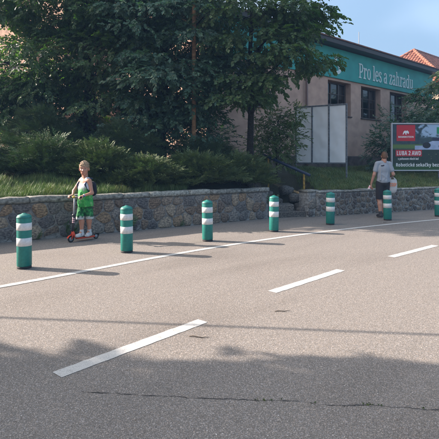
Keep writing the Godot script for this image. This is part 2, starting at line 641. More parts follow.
func build_walls() -> void:
	var r := RandomNumberGenerator.new()
	r.seed = 99
	# the old wall with large split stones and a slab coping
	var turn := atan2(0.570, 0.822)
	var x0 := -8.4
	var x1 := 1.28
	var run := (x1 - x0) / 0.822
	var w := thing("stone_wall", "old retaining wall of large split brown and grey stones with slab coping behind the boy", "wall", fw(x0, wall_dist(x0)), turn)
	var mortar := mat(lin(0.30, 0.285, 0.265), 1.0, tex.mottle, 1.5, 1.5)
	fin(rough_block(run, 0.36, -0.05, 0.70, 5), "mortar_core", mortar, w)
	var sm := stone_materials([[0.32, 0.245, 0.19], [0.40, 0.33, 0.27], [0.25, 0.24, 0.24], [0.45, 0.33, 0.225], [0.20, 0.195, 0.205], [0.36, 0.34, 0.32], [0.50, 0.42, 0.33], [0.27, 0.215, 0.18]])
	for poly in voronoi_stones(run, 0.70, 0.27, 0.022, 0.84, 17):
		put("stone", stone_mesh(poly, r.randf_range(0.010, 0.032), r), sm[r.randi_range(0, 7)], w)
	var capm := [mat(lin(0.46, 0.455, 0.44), 0.95, tex.lichen, 1.6, 0.8), mat(lin(0.38, 0.375, 0.36), 0.95, tex.lichen, 1.3, 0.8), mat(lin(0.54, 0.53, 0.50), 0.95, tex.lichen, 1.9, 0.8)]
	var u := 0.0
	while u < run - 0.1:
		var l := minf(r.randf_range(0.55, 1.15), run - u)
		if run - u - l < 0.25: l = run - u
		coping(w, u + 0.006, l - 0.012, 0.70, r.randf_range(0.095, 0.125), r.randf_range(0.035, 0.06), 0.42, capm[r.randi_range(0, 2)], r)
		u += l
	# the lower wall of small rounded rubble beyond the steps
	turn = atan2(0.4313, 0.9022)
	x0 = 2.62
	x1 = 12.0
	run = (x1 - x0) / 0.9022
	var w2 := thing("stone_wall", "low grey rubble wall with small rounded stones below the grass and billboard", "wall", fw(x0, wall_dist(x0) + 0.02), turn)
	var pale := mat(lin(0.36, 0.35, 0.325), 1.0, tex.mottle, 1.5, 1.5)
	fin(rough_block(run, 0.34, -0.05, 0.63, 6), "mortar_core", pale, w2)
	var sm2 := stone_materials([[0.27, 0.25, 0.24], [0.34, 0.32, 0.29], [0.21, 0.20, 0.20], [0.30, 0.26, 0.22], [0.39, 0.36, 0.32]])
	for poly in voronoi_stones(6.2, 0.63, 0.165, 0.032, 0.92, 23):
		put("stone", stone_mesh(poly, r.randf_range(0.010, 0.028), r), sm2[r.randi_range(0, 4)], w2)
	u = 0.0
	while u < run - 0.1:
		var l := minf(r.randf_range(0.5, 1.0), run - u)
		coping(w2, u + 0.005, l - 0.01, 0.63, r.randf_range(0.05, 0.075), r.randf_range(0.01, 0.03), 0.38, capm[r.randi_range(0, 1)], r)
		u += l
	# weathered mortar pier where the lower wall begins
	var pier := thing("wall_pier", "rough pier of stones in thick pale mortar beside the steps", "pier", fw(2.36, wall_dist(2.5) - 0.02), turn)
	fin(rough_block(0.36, 0.4, -0.05, 0.66, 11), "mortar_core", mat(lin(0.36, 0.35, 0.325), 1.0, tex.mottle, 2.0, 1.5), pier)
	for poly in voronoi_stones(0.36, 0.66, 0.2, 0.05, 0.95, 41):
		put("stone", stone_mesh(poly, 0.03, r), sm2[r.randi_range(0, 4)], pier)
	coping(pier, -0.02, 0.4, 0.66, 0.06, 0.03, 0.44, capm[0], r)

func coping(w: Node3D, u: float, l: float, y: float, thick: float, over: float, depth: float, m: Material, r: RandomNumberGenerator) -> void:
	# one slab, its top and front edge uneven
	var st := begin(true)
	var n := maxi(3, int(l / 0.11))
	var prev := []
	for i in n + 1:
		var uu := u + l * i / n
		var o := over + r.randf_range(-0.012, 0.012)
		var t := y + thick + r.randf_range(-0.008, 0.008)
		var ring := [Vector3(uu, y + 0.002, -0.02), Vector3(uu, y + 0.004 + r.randf_range(0, 0.01), o - 0.012), Vector3(uu, y + thick * 0.4, o + r.randf_range(-0.006, 0.006)), Vector3(uu, t - 0.022, o - 0.004), Vector3(uu, t, o - 0.03), Vector3(uu, t + r.randf_range(-0.006, 0.008), over - depth * 0.5), Vector3(uu, t - 0.01, over - depth), Vector3(uu, y + 0.002, over - depth)]
		if prev:
			for k in 8:
				var k2 := (k + 1) % 8
				var mid: Vector3 = (ring[k] + ring[k2]) * 0.5
				quad(st, prev[k], ring[k], ring[k2], prev[k2], mid - Vector3(uu, y + thick * 0.5, over - depth * 0.5))
		if i == 0 or i == n:
			for k in range(1, 7):
				tri(st, ring[0], ring[k], ring[k + 1], Vector3.LEFT if i == 0 else Vector3.RIGHT)
		prev = ring
	fin(st, "coping_slab", m, w)

func build_steps() -> void:
	# rough stone steps that climb to the back left between the two walls
	var r := RandomNumberGenerator.new()
	r.seed = 7
	var s := thing("stone_steps", "worn stone steps climbing between the two walls under the blue handrail", "steps", fw(1.88, wall_dist(1.88) + 0.1), 0.30)
	var ms := stone_materials([[0.24, 0.23, 0.22], [0.20, 0.19, 0.18], [0.29, 0.27, 0.25]])
	for k in 6:
		var st := begin(true)
		st.set_smooth_group(-1)
		box(st, Vector3(-0.02 - 0.22 * k, 0.08 + 0.155 * k - 0.1, -0.16 - 0.27 * k), Vector3(1.05 - 0.03 * k, 0.155 + 0.2, 0.36), 0.025, Basis(Vector3.UP, r.randf_range(-0.06, 0.06)), 0.02)
		fin(st, "step", ms[r.randi_range(0, 2)], s)
	# loose edging stones beside the steps
	for k in [[0.62, 0.18, -0.55, 0.34], [0.60, 0.42, -0.95, 0.3], [0.5, 0.62, -1.3, 0.32], [-0.62, 0.62, -0.28, 0.3], [-0.82, 0.86, -0.6, 0.3], [0.42, 0.15, -0.16, 0.24]]:
		var st := begin(true)
		lump(st, Vector3(k[0], k[1], k[2]), Vector3(k[3], k[3] * 0.75, k[3] * 0.9) * 0.62, r)
		fin(st, "edging_stone", ms[r.randi_range(0, 2)], s)
	# handrail
	var h := thing("handrail", "dark blue steel handrail on yellow posts beside the stone steps", "handrail", fw(2.44, 13.0, 0.0))
	var st := begin(true)
	var a := Vector3(0.06, 1.10, 0.02)
	var b := Vector3(-1.16, 1.70, -1.15)
	box(st, (a + b) * 0.5, Vector3(0.055, 0.075, (b - a).length()), 0.012, Basis.looking_at(b - a, Vector3.UP))
	fin(st, "rail", mat(lin(0.015, 0.03, 0.07), 0.4), h)
	var ym := mat(lin(0.40, 0.25, 0.04), 0.6, tex.mottle, 2.0)
	for t in [0.12, 0.86]:
		var p := a.lerp(b, t)
		st = begin()
		box(st, Vector3(p.x, (p.y + 0.15) * 0.5, p.z), Vector3(0.05, p.y - 0.15 - 0.06, 0.05), 0.006)
		fin(st, "post", ym, h)

func lump(st: SurfaceTool, at: Vector3, rad: Vector3, r: RandomNumberGenerator) -> void:
	# an uneven boulder
	var n := FastNoiseLite.new()
	n.seed = r.randi_range(1, 9999)
	n.frequency = 0.9
	var rings := []
	for i in 8:
		var a := PI * i / 7.0
		var ring := []
		for k in 10:
			var b := TAU * k / 10.0
			var d := Vector3(sin(a) * cos(b), cos(a), sin(a) * sin(b))
			var q := Vector3(signf(d.x) * pow(absf(d.x), 0.7), signf(d.y) * pow(absf(d.y), 0.7), signf(d.z) * pow(absf(d.z), 0.7))
			ring.append(at + q * rad * (1.0 + n.get_noise_3dv(d) * 0.5))
		rings.append(ring)
	for i in 7:
		for k in 10:
			var k2 := (k + 1) % 10
			quad(st, rings[i][k], rings[i][k2], rings[i + 1][k2], rings[i + 1][k], (rings[i][k] + rings[i + 1][k2]) * 0.5 - at)

# ---------------------------------------------------------------- the shop on the bank

func block(parent: Node3D, called: String, x0: float, x1: float, y0: float, y1: float, z0: float, z1: float, m: Material, bevel := 0.0) -> MeshInstance3D:
	var st := begin()
	box(st, Vector3((x0 + x1) * 0.5, (y0 + y1) * 0.5, (z0 + z1) * 0.5), Vector3(x1 - x0, y1 - y0, z1 - z0), bevel)
	return fin(st, called, m, parent)

func glass() -> StandardMaterial3D:
	var m := mat(Color(0.04, 0.05, 0.055, 0.35), 0.04)
	m.transparency = BaseMaterial3D.TRANSPARENCY_ALPHA
	return m

func build_shop() -> void:
	var s := thing("shop_building", "pinkish rendered shop with turquoise sign band under a dark eave", "building", fw(4.69, 20.0), atan2(0.671, 0.741))
	var render_m := mat(lin(0.60, 0.39, 0.295), 0.95, tex.soft, 0.35, 0.3)
	var plinth := mat(lin(0.17, 0.125, 0.105), 0.95, tex.mottle, 0.5, 0.5)
	var teal := mat(lin(0.03, 0.33, 0.29), 0.6, tex.soft, 0.25)
	var dark := mat(lin(0.035, 0.027, 0.025), 0.55)
	var x0 := -6.9
	var x1 := 9.9
	var t := 0.42
	block(s, "plinth", x0 - 0.02, x1 + 0.02, 0.7, 1.72, -t, 0.045, plinth, 0.02)
	block(s, "wall", x0, x1, 1.72, 3.48, -t, 0.0, render_m)
	var wins := [[-5.6, -3.9], [-0.15, 1.6], [2.45, 4.2], [5.1, 6.85]]
	var a := x0
	for w in wins + [[x1, x1]]:
		block(s, "wall", a, w[0], 3.48, 4.95, -t, 0.0, render_m)
		a = w[1]
	block(s, "wall", x0, x1, 4.95, 6.35, -t, 0.0, render_m)
	# the gable ends, back wall and floor close the room
	block(s, "wall", x0, x0 + 0.4, 0.7, 6.35, -5.4, -t, render_m)
	block(s, "wall", x1 - 0.4, x1, 0.7, 6.35, -5.4, -t, render_m)
	block(s, "wall", x0 + 0.4, x1 - 0.4, 0.7, 6.35, -5.4, -5.0, render_m)
	block(s, "floor", x0 + 0.4, x1 - 0.4, 1.5, 1.7, -5.0, -t, plinth)
	# sign band with its lettering
	block(s, "sign_band", x0 + 0.1, x1 - 0.1, 5.05, 6.33, 0.004, 0.07, teal, 0.01)
	var white := mat(lin(0.62, 0.70, 0.68), 0.6)
	var tm := text_mesh("Pro les a zahradu", 0.92, 0.03, true, false, false)
	var l := put("lettering", tm, white, s)
	var bb := tm.get_aabb()
	l.scale = Vector3(5.25 / bb.size.x, 1.0, 1.0)
	l.position = Vector3(4.74, 5.62 - bb.get_center().y, 0.088)
	tm = text_mesh("S", 1.15, 0.03, false, true, true)
	l = put("lettering", tm, white, s)
	l.position = Vector3(0.45, 5.66 - tm.get_aabb().get_center().y, 0.088)
	# roof: fascia board, soffit and a shallow slope of reddish sheet
	block(s, "eave", x0 - 0.45, x1 + 0.45, 6.36, 6.55, -5.75, 0.48, dark, 0.015)
	var rm := mat(lin(0.30, 0.12, 0.07), 0.8, tex.mottle, 0.8)
	var st := begin()
	var p := [Vector3(x0 - 0.48, 6.555, 0.52), Vector3(x1 + 0.48, 6.555, 0.52), Vector3(x1 + 0.48, 7.0, -2.6), Vector3(x0 - 0.48, 7.0, -2.6), Vector3(x0 - 0.48, 6.555, -5.8), Vector3(x1 + 0.48, 6.555, -5.8)]
	for k in 6: p.append((p[k] as Vector3) + Vector3(0, 0.05, 0))
	quad(st, p[6], p[7], p[8], p[9], Vector3.UP)
	quad(st, p[9], p[8], p[11], p[10], Vector3.UP)
	quad(st, p[0], p[1], p[2], p[3], Vector3.DOWN)
	quad(st, p[3], p[2], p[5], p[4], Vector3.DOWN)
	quad(st, p[0], p[1], p[7], p[6], Vector3.BACK)
	quad(st, p[4], p[5], p[11], p[10], Vector3.FORWARD)
	for e in [[0, 3, 4, Vector3.LEFT], [1, 2, 5, Vector3.RIGHT]]:
		quad(st, p[e[0]], p[e[1]], p[e[1] + 6], p[e[0] + 6], e[3])
		quad(st, p[e[1]], p[e[2]], p[e[2] + 6], p[e[1] + 6], e[3])
		tri(st, p[e[0]], p[e[1]], p[e[2]], e[3])
	fin(st, "roof", rm, s)
	# windows set deep in the openings
	var fm := mat(lin(0.07, 0.045, 0.035), 0.5)
	var g := glass()
	for w in wins:
		var o := Node3D.new()
		o.name = "window"
		s.add_child(o, true)
		var wx: float = w[0]
		var ww: float = w[1] - w[0]
		o.position = Vector3(wx, 3.48, -0.30)
		block(o, "frame", 0.0, 0.07, 0.0, 1.47, -0.04, 0.04, fm, 0.008)
		block(o, "frame", ww - 0.07, ww, 0.0, 1.47, -0.04, 0.04, fm, 0.008)
		block(o, "frame", 0.07, ww - 0.07, 0.0, 0.07, -0.04, 0.04, fm, 0.008)
		block(o, "frame", 0.07, ww - 0.07, 1.40, 1.47, -0.04, 0.04, fm, 0.008)
		for k in [1.0, 2.0]:
			block(o, "mullion", ww * k / 3.0 - 0.03, ww * k / 3.0 + 0.03, 0.07, 1.40, -0.03, 0.035, fm, 0.006)
		for k in [0.5, 0.95]:
			for c in 3:
				block(o, "glazing_bar", ww * c / 3.0 + (0.07 if c == 0 else 0.03), ww * (c + 1) / 3.0 - (0.07 if c == 2 else 0.03), k - 0.015, k + 0.015, -0.02, 0.03, fm)
		for c in 3:
			block(o, "pane", ww * c / 3.0 + 0.031, ww * (c + 1) / 3.0 - 0.031, 0.071, 1.399, -0.012, -0.008, g)
		block(o, "sill", -0.04, ww + 0.04, -0.05, 0.0, 0.045, 0.36, plinth, 0.01)
		# pale panel behind the glass, standing in for light reflected in the window
		block(o, "reflection_panel", 0.1, ww - 0.1, rng.randf_range(0.55, 0.95), 1.39, -0.12, -0.11, mat(lin(0.35, 0.36, 0.36), 0.9))
	# gutter downpipe
	st = begin(true)
	tube(st, [Vector3(-1.75, 6.3, 0.12), Vector3(-1.75, 1.0, 0.12)], [0.05], 10)
	fin(st, "downpipe", mat(lin(0.20, 0.12, 0.10), 0.6), s)
	# mast on the roof
	var an := thing("roof_antenna", "thin bare antenna mast standing on the shop roof", "antenna", fw(4.69 + 0.741 * 4.23 - 0.671 * 1.2, 20.0 + 0.671 * 4.23 + 0.741 * 1.2, 6.75))
	st = begin(true)
	tube(st, [Vector3(0, 0, 0), Vector3(0, 1.25, 0)], [0.02, 0.014], 8)
	fin(st, "mast", mat(lin(0.2, 0.2, 0.2), 0.5), an)
	st = begin(true)
	lathe(st, [Vector2(0.0, 0.0), Vector2(0.07, 0.0), Vector2(0.07, 0.05), Vector2(0.02, 0.09), Vector2(0.0, 0.09)], 12)
	fin(st, "foot", mat(lin(0.2, 0.2, 0.2), 0.5), an)

func tile_face(st: SurfaceTool, corners: Array, up: Vector3, n: Vector3) -> void:
	# barrel tiles laid on a polygon (plane through corners[0], up its slope, outward n)
	var o: Vector3 = corners[0]
	var x := up.cross(n).normalized()
	var poly := PackedVector2Array()
	var lo := Vector2(1e9, 1e9)
	var hi := -lo
	for c in corners:
		var q := Vector2(((c as Vector3) - o).dot(x), ((c as Vector3) - o).dot(up))
		poly.append(q)
		lo = lo.min(q)
		hi = hi.max(q)
	var v := lo.y
	while v < hi.y:
		var u := lo.x
		while u < hi.x:
			if Geometry2D.is_point_in_polygon(Vector2(u + 0.12, v + 0.2), poly):
				var b := o + x * u + up * v + n * rng.randf_range(0.0, 0.015)
				var prev := []
				for k in 5:
					var a := PI * k / 4.0
					var off := x * (0.12 - 0.115 * cos(a)) + n * (0.075 * sin(a))
					var cur := [b + off + n * 0.03, b + off * 0.95 + up * 0.40]
					if prev:
						quad(st, prev[0], cur[0], cur[1], prev[1], n)
						tri(st, prev[0], cur[0], b + x * 0.12, -up)
					prev = cur
			u += 0.25
		v += 0.35

func build_far_houses() -> void:
	# red tiled house behind the shop
	var d := Vector3(0.741, 0, -0.671)
	var n := Vector3(0.671, 0, 0.741)
	var h := thing("tiled_house", "house with orange tiled hip roof rising behind the shop", "house", fw(14.45, 35.0))
	var ridge := Vector3(0, 9.67, 0)
	var ridge2 := ridge + d * 12.0
	var ef := d * -4.0 + n * 4.0 + Vector3.UP * 6.5
	var eb := d * -4.0 - n * 4.0 + Vector3.UP * 6.5
	var ef2 := d * 14.0 + n * 4.0 + Vector3.UP * 6.5
	var eb2 := d * 14.0 - n * 4.0 + Vector3.UP * 6.5
	var under := begin()
	for f in [[ef, ridge, eb], [ef, ef2, ridge2], [ef, ridge2, ridge], [eb, ridge, ridge2], [eb, ridge2, eb2], [ef2, eb2, ridge2]]:
		tri(under, f[0], f[1], f[2], Vector3.UP)
	quad(under, ef, ef2, eb2, eb, Vector3.DOWN)
	var clay := mat(lin(0.36, 0.135, 0.075), 0.85, tex.mottle, 0.6)
	fin(under, "roof", mat(lin(0.2, 0.08, 0.05), 0.9), h)
	var tiles := begin()
	var nf := (ef - eb).cross(ridge - eb).normalized()
	if nf.y < 0: nf = -nf
	tile_face(tiles, [ef, ridge, eb], (ridge - (ef + eb) * 0.5).normalized(), nf)
	nf = (ef2 - ef).cross(ridge - ef).normalized()
	if nf.y < 0: nf = -nf
	tile_face(tiles, [ef, ef2, ridge2, ridge], nf.cross(d).normalized() * (1.0 if nf.cross(d).y > 0 else -1.0), nf)
	tag(fin(tiles, "roof_tile", clay, h), "", "", "", "stuff")
	for e in [[ef, ridge], [eb, ridge], [ridge, ridge2]]:
		var run: Vector3 = e[1] - e[0]
		var k := 0.0
		while k < run.length() - 0.2:
			var st := begin(true)
			var a: Vector3 = (e[0] as Vector3) + run.normalized() * k + Vector3(0, 0.07, 0)
			tube(st, [a, a + run.normalized() * 0.4], [0.13, 0.11], 8)
			fin(st, "ridge_tile", clay, h)
			k += 0.36
	var wl := begin()
	var b := Basis(d, Vector3.UP, n)
	box(wl, d * 5.0 + Vector3.UP * 3.4, Vector3(17.4, 6.3, 7.4), 0.0, b)
	fin(wl, "wall", mat(lin(0.55, 0.45, 0.33), 0.95, tex.mottle, 0.4), h)
	# peach house behind the trees
	var p := thing("peach_house", "peach coloured house glimpsed through the leaves above the left hedge", "house", fw(-16.0, 28.4), atan2(-0.6, 0.8))
	var pm := mat(lin(0.50, 0.31, 0.21), 0.95, tex.mottle, 0.35, 0.4)
	var rows := [[1.0, 2.6], [5.4, 7.0]]
	var cols := [[1.0, 2.1], [3.6, 4.7], [6.2, 7.3], [8.8, 9.9]]
	var y := 0.8
	for r in rows + [[9.4, 9.4]]:
		block(p, "wall", 0.0, 11.0, y, r[0] + 0.6, -0.35, 0.0, pm)
		if r[0] > 9.0: break
		var a := 0.0
		for c in cols + [[11.0, 11.0]]:
			block(p, "wall", a, c[0], r[0] + 0.6, r[1] + 0.6, -0.35, 0.0, pm)
			a = c[1]
		y = r[1] + 0.6
	block(p, "wall", 0.0, 0.35, 0.8, 10.0, -8.0, -0.35, pm)
	block(p, "wall", 10.65, 11.0, 0.8, 10.0, -5.0, -0.35, pm)
	block(p, "roof", -0.5, 11.5, 10.0, 10.25, -8.0, 0.5, mat(lin(0.2, 0.09, 0.06), 0.9), 0.05)
	var g := glass()
	var wf := mat(lin(0.5, 0.48, 0.44), 0.6)
	for r in rows:
		for c in cols:
			var o := Node3D.new()
			o.name = "window"
			p.add_child(o, true)
			o.position = Vector3(c[0], r[0] + 0.6, -0.2)
			block(o, "frame", 0, 0.07, 0, 1.6, -0.04, 0.04, wf)
			block(o, "frame", 1.03, 1.1, 0, 1.6, -0.04, 0.04, wf)
			block(o, "frame", 0.07, 1.03, 0, 0.07, -0.04, 0.04, wf)
			block(o, "frame", 0.07, 1.03, 1.53, 1.6, -0.04, 0.04, wf)
			block(o, "pane", 0.071, 1.029, 0.071, 1.529, -0.01, -0.006, g)

# ---------------------------------------------------------------- leaves, trees

func blank() -> Dictionary:
	return {"v": PackedVector3Array(), "c": PackedColorArray(), "i": PackedInt32Array()}

func facet(d: Dictionary, pts: Array, tris: Array, c: Color) -> void:
	var v: PackedVector3Array = d.v
	var cs: PackedColorArray = d.c
	var ix: PackedInt32Array = d.i
	var n := v.size()
	for p in pts:
		v.append(p)
		cs.append(c)
	for t in tris: ix.append(n + t)
	d.v = v
	d.c = cs
	d.i = ix

func leaf(d: Dictionary, base: Vector3, dir: Vector3, nrm: Vector3, length: float, width: float, fold: float) -> void:
	# a pointed leaf folded along its midrib
	var side := dir.cross(nrm).normalized()
	var up := side.cross(dir).normalized()
	var f := rng.randf_range(0.75, 1.25)
	var m := base + dir * length * 0.45 - up * fold * width
	facet(d, [base, m + side * width * 0.5 + up * fold * width, m, m - side * width * 0.5 + up * fold * width, base + dir * length - up * length * 0.14], [0, 1, 2, 0, 2, 3, 1, 4, 2, 2, 4, 3], Color(f * rng.randf_range(0.9, 1.15), f, f * rng.randf_range(0.8, 1.1)))

func stalk(d: Dictionary, a: Vector3, b: Vector3, r: float) -> void:
	# a three-sided twig
	var t := (b - a).normalized()
	var x := t.cross(Vector3(0.2, 0.1, 0.97)).normalized()
	var y := t.cross(x)
	facet(d, [a + x * r, a - x * r * 0.5 + y * r * 0.87, a - x * r * 0.5 - y * r * 0.87, b], [0, 1, 3, 1, 2, 3, 2, 0, 3], Color(0.9, 0.65, 0.45))

func sprig(n: int, stem: float, ll: float, lw: float, angle: float, droop: float, s: int) -> Dictionary:
	# a leafy twig: grows along +y, leaves face +z
	rng.seed = s
	var d := blank()
	stalk(d, Vector3.ZERO, Vector3(0, stem, -droop * stem * 0.7), stem * 0.01)
	for i in n:
		var t := 0.15 + 0.85 * i / (n - 1.0)
		var p := Vector3(0, stem * t, -droop * stem * 0.7 * t * t)
		var sd := 1.0 if i % 2 else -1.0
		var a := angle * rng.randf_range(0.6, 1.3) * (1.0 - 0.6 * t)
		if i == n - 1: a = 0.1
		var dir := Vector3(sd * sin(a), cos(a), -droop * rng.randf_range(0.2, 1.5) + rng.randf_range(-0.25, 0.25)).normalized()
		var nrm := Vector3(rng.randf_range(-0.7, 0.7), rng.randf_range(-0.4, 0.6), 1.0).normalized()
		leaf(d, p, dir, nrm, ll * rng.randf_range(0.7, 1.25), lw * rng.randf_range(0.8, 1.15), rng.randf_range(0.05, 0.2))
	return d

func leaf_material(c: Color, back: Color) -> StandardMaterial3D:
	var m := mat(c, 0.46)
	m.vertex_color_use_as_albedo = true
	m.backlight_enabled = true
	m.backlight = back
	m.metallic_specular = 0.5
	return m

func baked(called: String, twigs: Array, m: Material, where: Array, tints: Array, parent: Node3D) -> MeshInstance3D:
	# all twigs of one plant as one mesh; each twig takes one of a few tinted colour sets
	var shades := []
	for k in 12:
		var t: Color = tints[k * (tints.size() - 1) / 11]
		var per := []
		for g in twigs:
			var cs := PackedColorArray()
			for c in g.c: cs.append(Color(c.r * t.r, c.g * t.g, c.b * t.b))
			per.append(cs)
		shades.append(per)
	var v := PackedVector3Array()
	var c := PackedColorArray()
	var ix := PackedInt32Array()
	var total := 0
	for i in where.size(): total += (twigs[i % twigs.size()].i as PackedInt32Array).size()
	ix.resize(total)
	var at := 0
	for i in where.size():
		var k := i % twigs.size()
		var n := v.size()
		v.append_array((where[i] as Transform3D) * (twigs[k].v as PackedVector3Array))
		c.append_array(shades[(i * 7) % 12][k])
		for q in twigs[k].i:
			ix[at] = n + q
			at += 1
	var arr := []
	arr.resize(Mesh.ARRAY_MAX)
	arr[Mesh.ARRAY_VERTEX] = v
	arr[Mesh.ARRAY_COLOR] = c
	arr[Mesh.ARRAY_INDEX] = ix
	var mesh := ArrayMesh.new()
	mesh.add_surface_from_arrays(Mesh.PRIMITIVE_TRIANGLES, arr)
	leaf_triangles += total / 3
	return put(called, mesh, m, parent)

var leaf_triangles := 0

func copies_of(called: String, mesh: Mesh, m: Material, where: Array, tints: Array, parent: Node3D) -> MultiMeshInstance3D:
	var mm := MultiMesh.new()
	mm.transform_format = MultiMesh.TRANSFORM_3D
	mm.use_colors = true
	mm.mesh = mesh
	mm.instance_count = where.size()
	for i in where.size():
		mm.set_instance_transform(i, where[i])
		mm.set_instance_color(i, tints[i])
	var o := MultiMeshInstance3D.new()
	o.name = called
	o.multimesh = mm
	o.material_override = m
	parent.add_child(o, true)
	return o

func facing(grow: Vector3, nrm: Vector3, size: float) -> Basis:
	var y := grow.normalized()
	var z := (nrm - y * nrm.dot(y))
	if z.length() < 0.05: z = y.cross(Vector3(0.3, 0.5, 0.8))
	z = z.normalized()
	return Basis(y.cross(z) * size, y * size, z * size)

func rand_dir() -> Vector3:
	var z := rng.randf_range(-1, 1)
	var a := rng.randf() * TAU
	var q := sqrt(1 - z * z)
	return Vector3(q * cos(a), z, q * sin(a))

func crown_points(lobes: Array, per: float, droop: float, size: float, clump: float, tint: float, s: int) -> Array:
	# leafy clumps through each lobe's volume, denser towards its skin; returns [transforms, tints]
	rng.seed = s
	var gaps := FastNoiseLite.new()
	gaps.seed = s
	gaps.frequency = maxf(clump, 0.3)
	var where := []
	var tints := []
	for l in lobes:
		var c: Vector3 = l[0]
		var rad: Vector3 = l[1]
		var count := int(per * pow(rad.x * rad.y * rad.z, 0.72))
		for i in count:
			var d := rand_dir()
			var k := pow(rng.randf(), 0.45)
			var p := c + d * rad * k * (1.0 + gaps.get_noise_3dv(d * 3.0 + c) * (0.35 if clump > 0.0 else 0.1))
			if clump > 0.0 and gaps.get_noise_3dv(p) < -0.1: continue
			var grow := (d * Vector3(1, 0.5, 1) + rand_dir() * 0.6 + Vector3(0, -droop, 0)).normalized()
			var nrm := Vector3(0, 1, 0) + d * 0.7 + rand_dir() * 0.5
			where.append(Transform3D(facing(grow, nrm, size * rng.randf_range(0.7, 1.3)), p))
			var f := rng.randf_range(1.0 - tint, 1.0 + tint)
			tints.append(Color(f * rng.randf_range(0.85, 1.2), f, f * rng.randf_range(0.8, 1.15)))
	return [where, tints]

func layered_points(lobes: Array, per: float, droop: float, size: float, tint: float, s: int) -> Array:
	# boughs: flat pads of twigs spread over each lobe, tips nodding, with gaps between the pads
	rng.seed = s
	var where := []
	var tints := []
	for l in lobes:
		var c: Vector3 = l[0]
		var rad: Vector3 = l[1]
		var count := int(per * pow(rad.x * rad.y * rad.z, 0.72))
		var pads := maxi(3, count / 34)
		for k in pads:
			var d := rand_dir()
			var pc := c + d * rad * pow(rng.randf(), 0.4)
			var out := (d * Vector3(1, 0.25, 1)).normalized()
			var pr := rng.randf_range(0.35, 0.7) * minf(1.0, rad.x)
			var slope := rng.randf_range(-0.1, 0.45)
			var f0 := rng.randf_range(1.0 - tint * 0.6, 1.0 + tint * 0.6)
			for i in 34:
				var a := rng.randf() * TAU
				var g := sqrt(rng.randf())
				var q := Vector3(cos(a), 0, sin(a)) * g * pr
				var p := pc + q + Vector3(0, rng.randf_range(-0.09, 0.09) - q.dot(out) * slope - g * g * 0.1, 0)
				var grow := (q / pr * 0.8 + out * 0.7 + rand_dir() * 0.5 + Vector3(0, -droop, 0)).normalized()
				var nrm := Vector3(0, 1, 0) + out * 0.45 + rand_dir() * 0.45
				where.append(Transform3D(facing(grow, nrm, size * rng.randf_range(0.7, 1.3)), p))
				var f := f0 * rng.randf_range(1.0 - tint * 0.5, 1.0 + tint * 0.5)
				tints.append(Color(f * rng.randf_range(0.85, 1.25), f, f * rng.randf_range(0.8, 1.15)))
	return [where, tints]

func limbs(st: SurfaceTool, trunk: Array, lobes: Array, thick: float, s: int) -> void:
	rng.seed = s
	for l in lobes:
		var c: Vector3 = l[0]
		var rad: Vector3 = l[1]
		# leave the trunk below the lobe
		var best: Vector3 = trunk[-1]
		for p in trunk:
			if (p as Vector3).y < c.y - 0.3 and (p as Vector3).y > c.y - 2.2:
				best = p
		var mid := best.lerp(c, 0.55) + Vector3(0, 0.25, 0) + rand_dir() * 0.15
		tube(st, [best, best.lerp(mid, 0.5) + rand_dir() * 0.06, mid, c], [thick, thick * 0.75, thick * 0.5, thick * 0.25], 6, false)
		for k in 7:
			var d := rand_dir()
			var e := c + d * rad * 0.85
			tube(st, [mid.lerp(c, rng.randf()), c.lerp(e, 0.5) + Vector3(0, 0.1, 0), e], [thick * 0.25, thick * 0.16, thick * 0.05], 4, false)

func tree(called: String, label: String, at: Vector3, trunk_r: float, height: float, lean: Vector3, lobes: Array, twigs: Array, m: Material, per: float, droop: float, size: float, s: int, clump := 0.8, tint := 0.25, group := "", bark := Color(0.2, 0.17, 0.14)) -> Node3D:
	var t := thing(called, label, "tree", at, 0.0, group)
	rng.seed = s
	var tr := []
	var rr := []
	for i in 9:
		var k := i / 8.0
		tr.append(Vector3(0, height * k - 0.15, 0) + lean * k * k + Vector3(rng.randf_range(-1, 1), 0, rng.randf_range(-1, 1)) * 0.06 * k * 2.0)
		rr.append(trunk_r * (1.25 if i == 0 else 1.0) * lerpf(1.0, 0.25, k))
	var st := begin(true)
	tube(st, tr, rr, 12, false)
	limbs(st, tr, lobes, trunk_r * 0.45, s + 5)
	fin(st, "trunk", mat(bark, 0.95, tex.bark, 1.3, 3.0), t)
	var cp := crown_points(lobes, per, droop, size, clump, tint, s + 9) if clump <= 0.0 or clump > 1.2 else layered_points(lobes, per, droop, size, tint, s + 9)
	baked("crown", twigs, m, cp[0], cp[1], t)
	return t

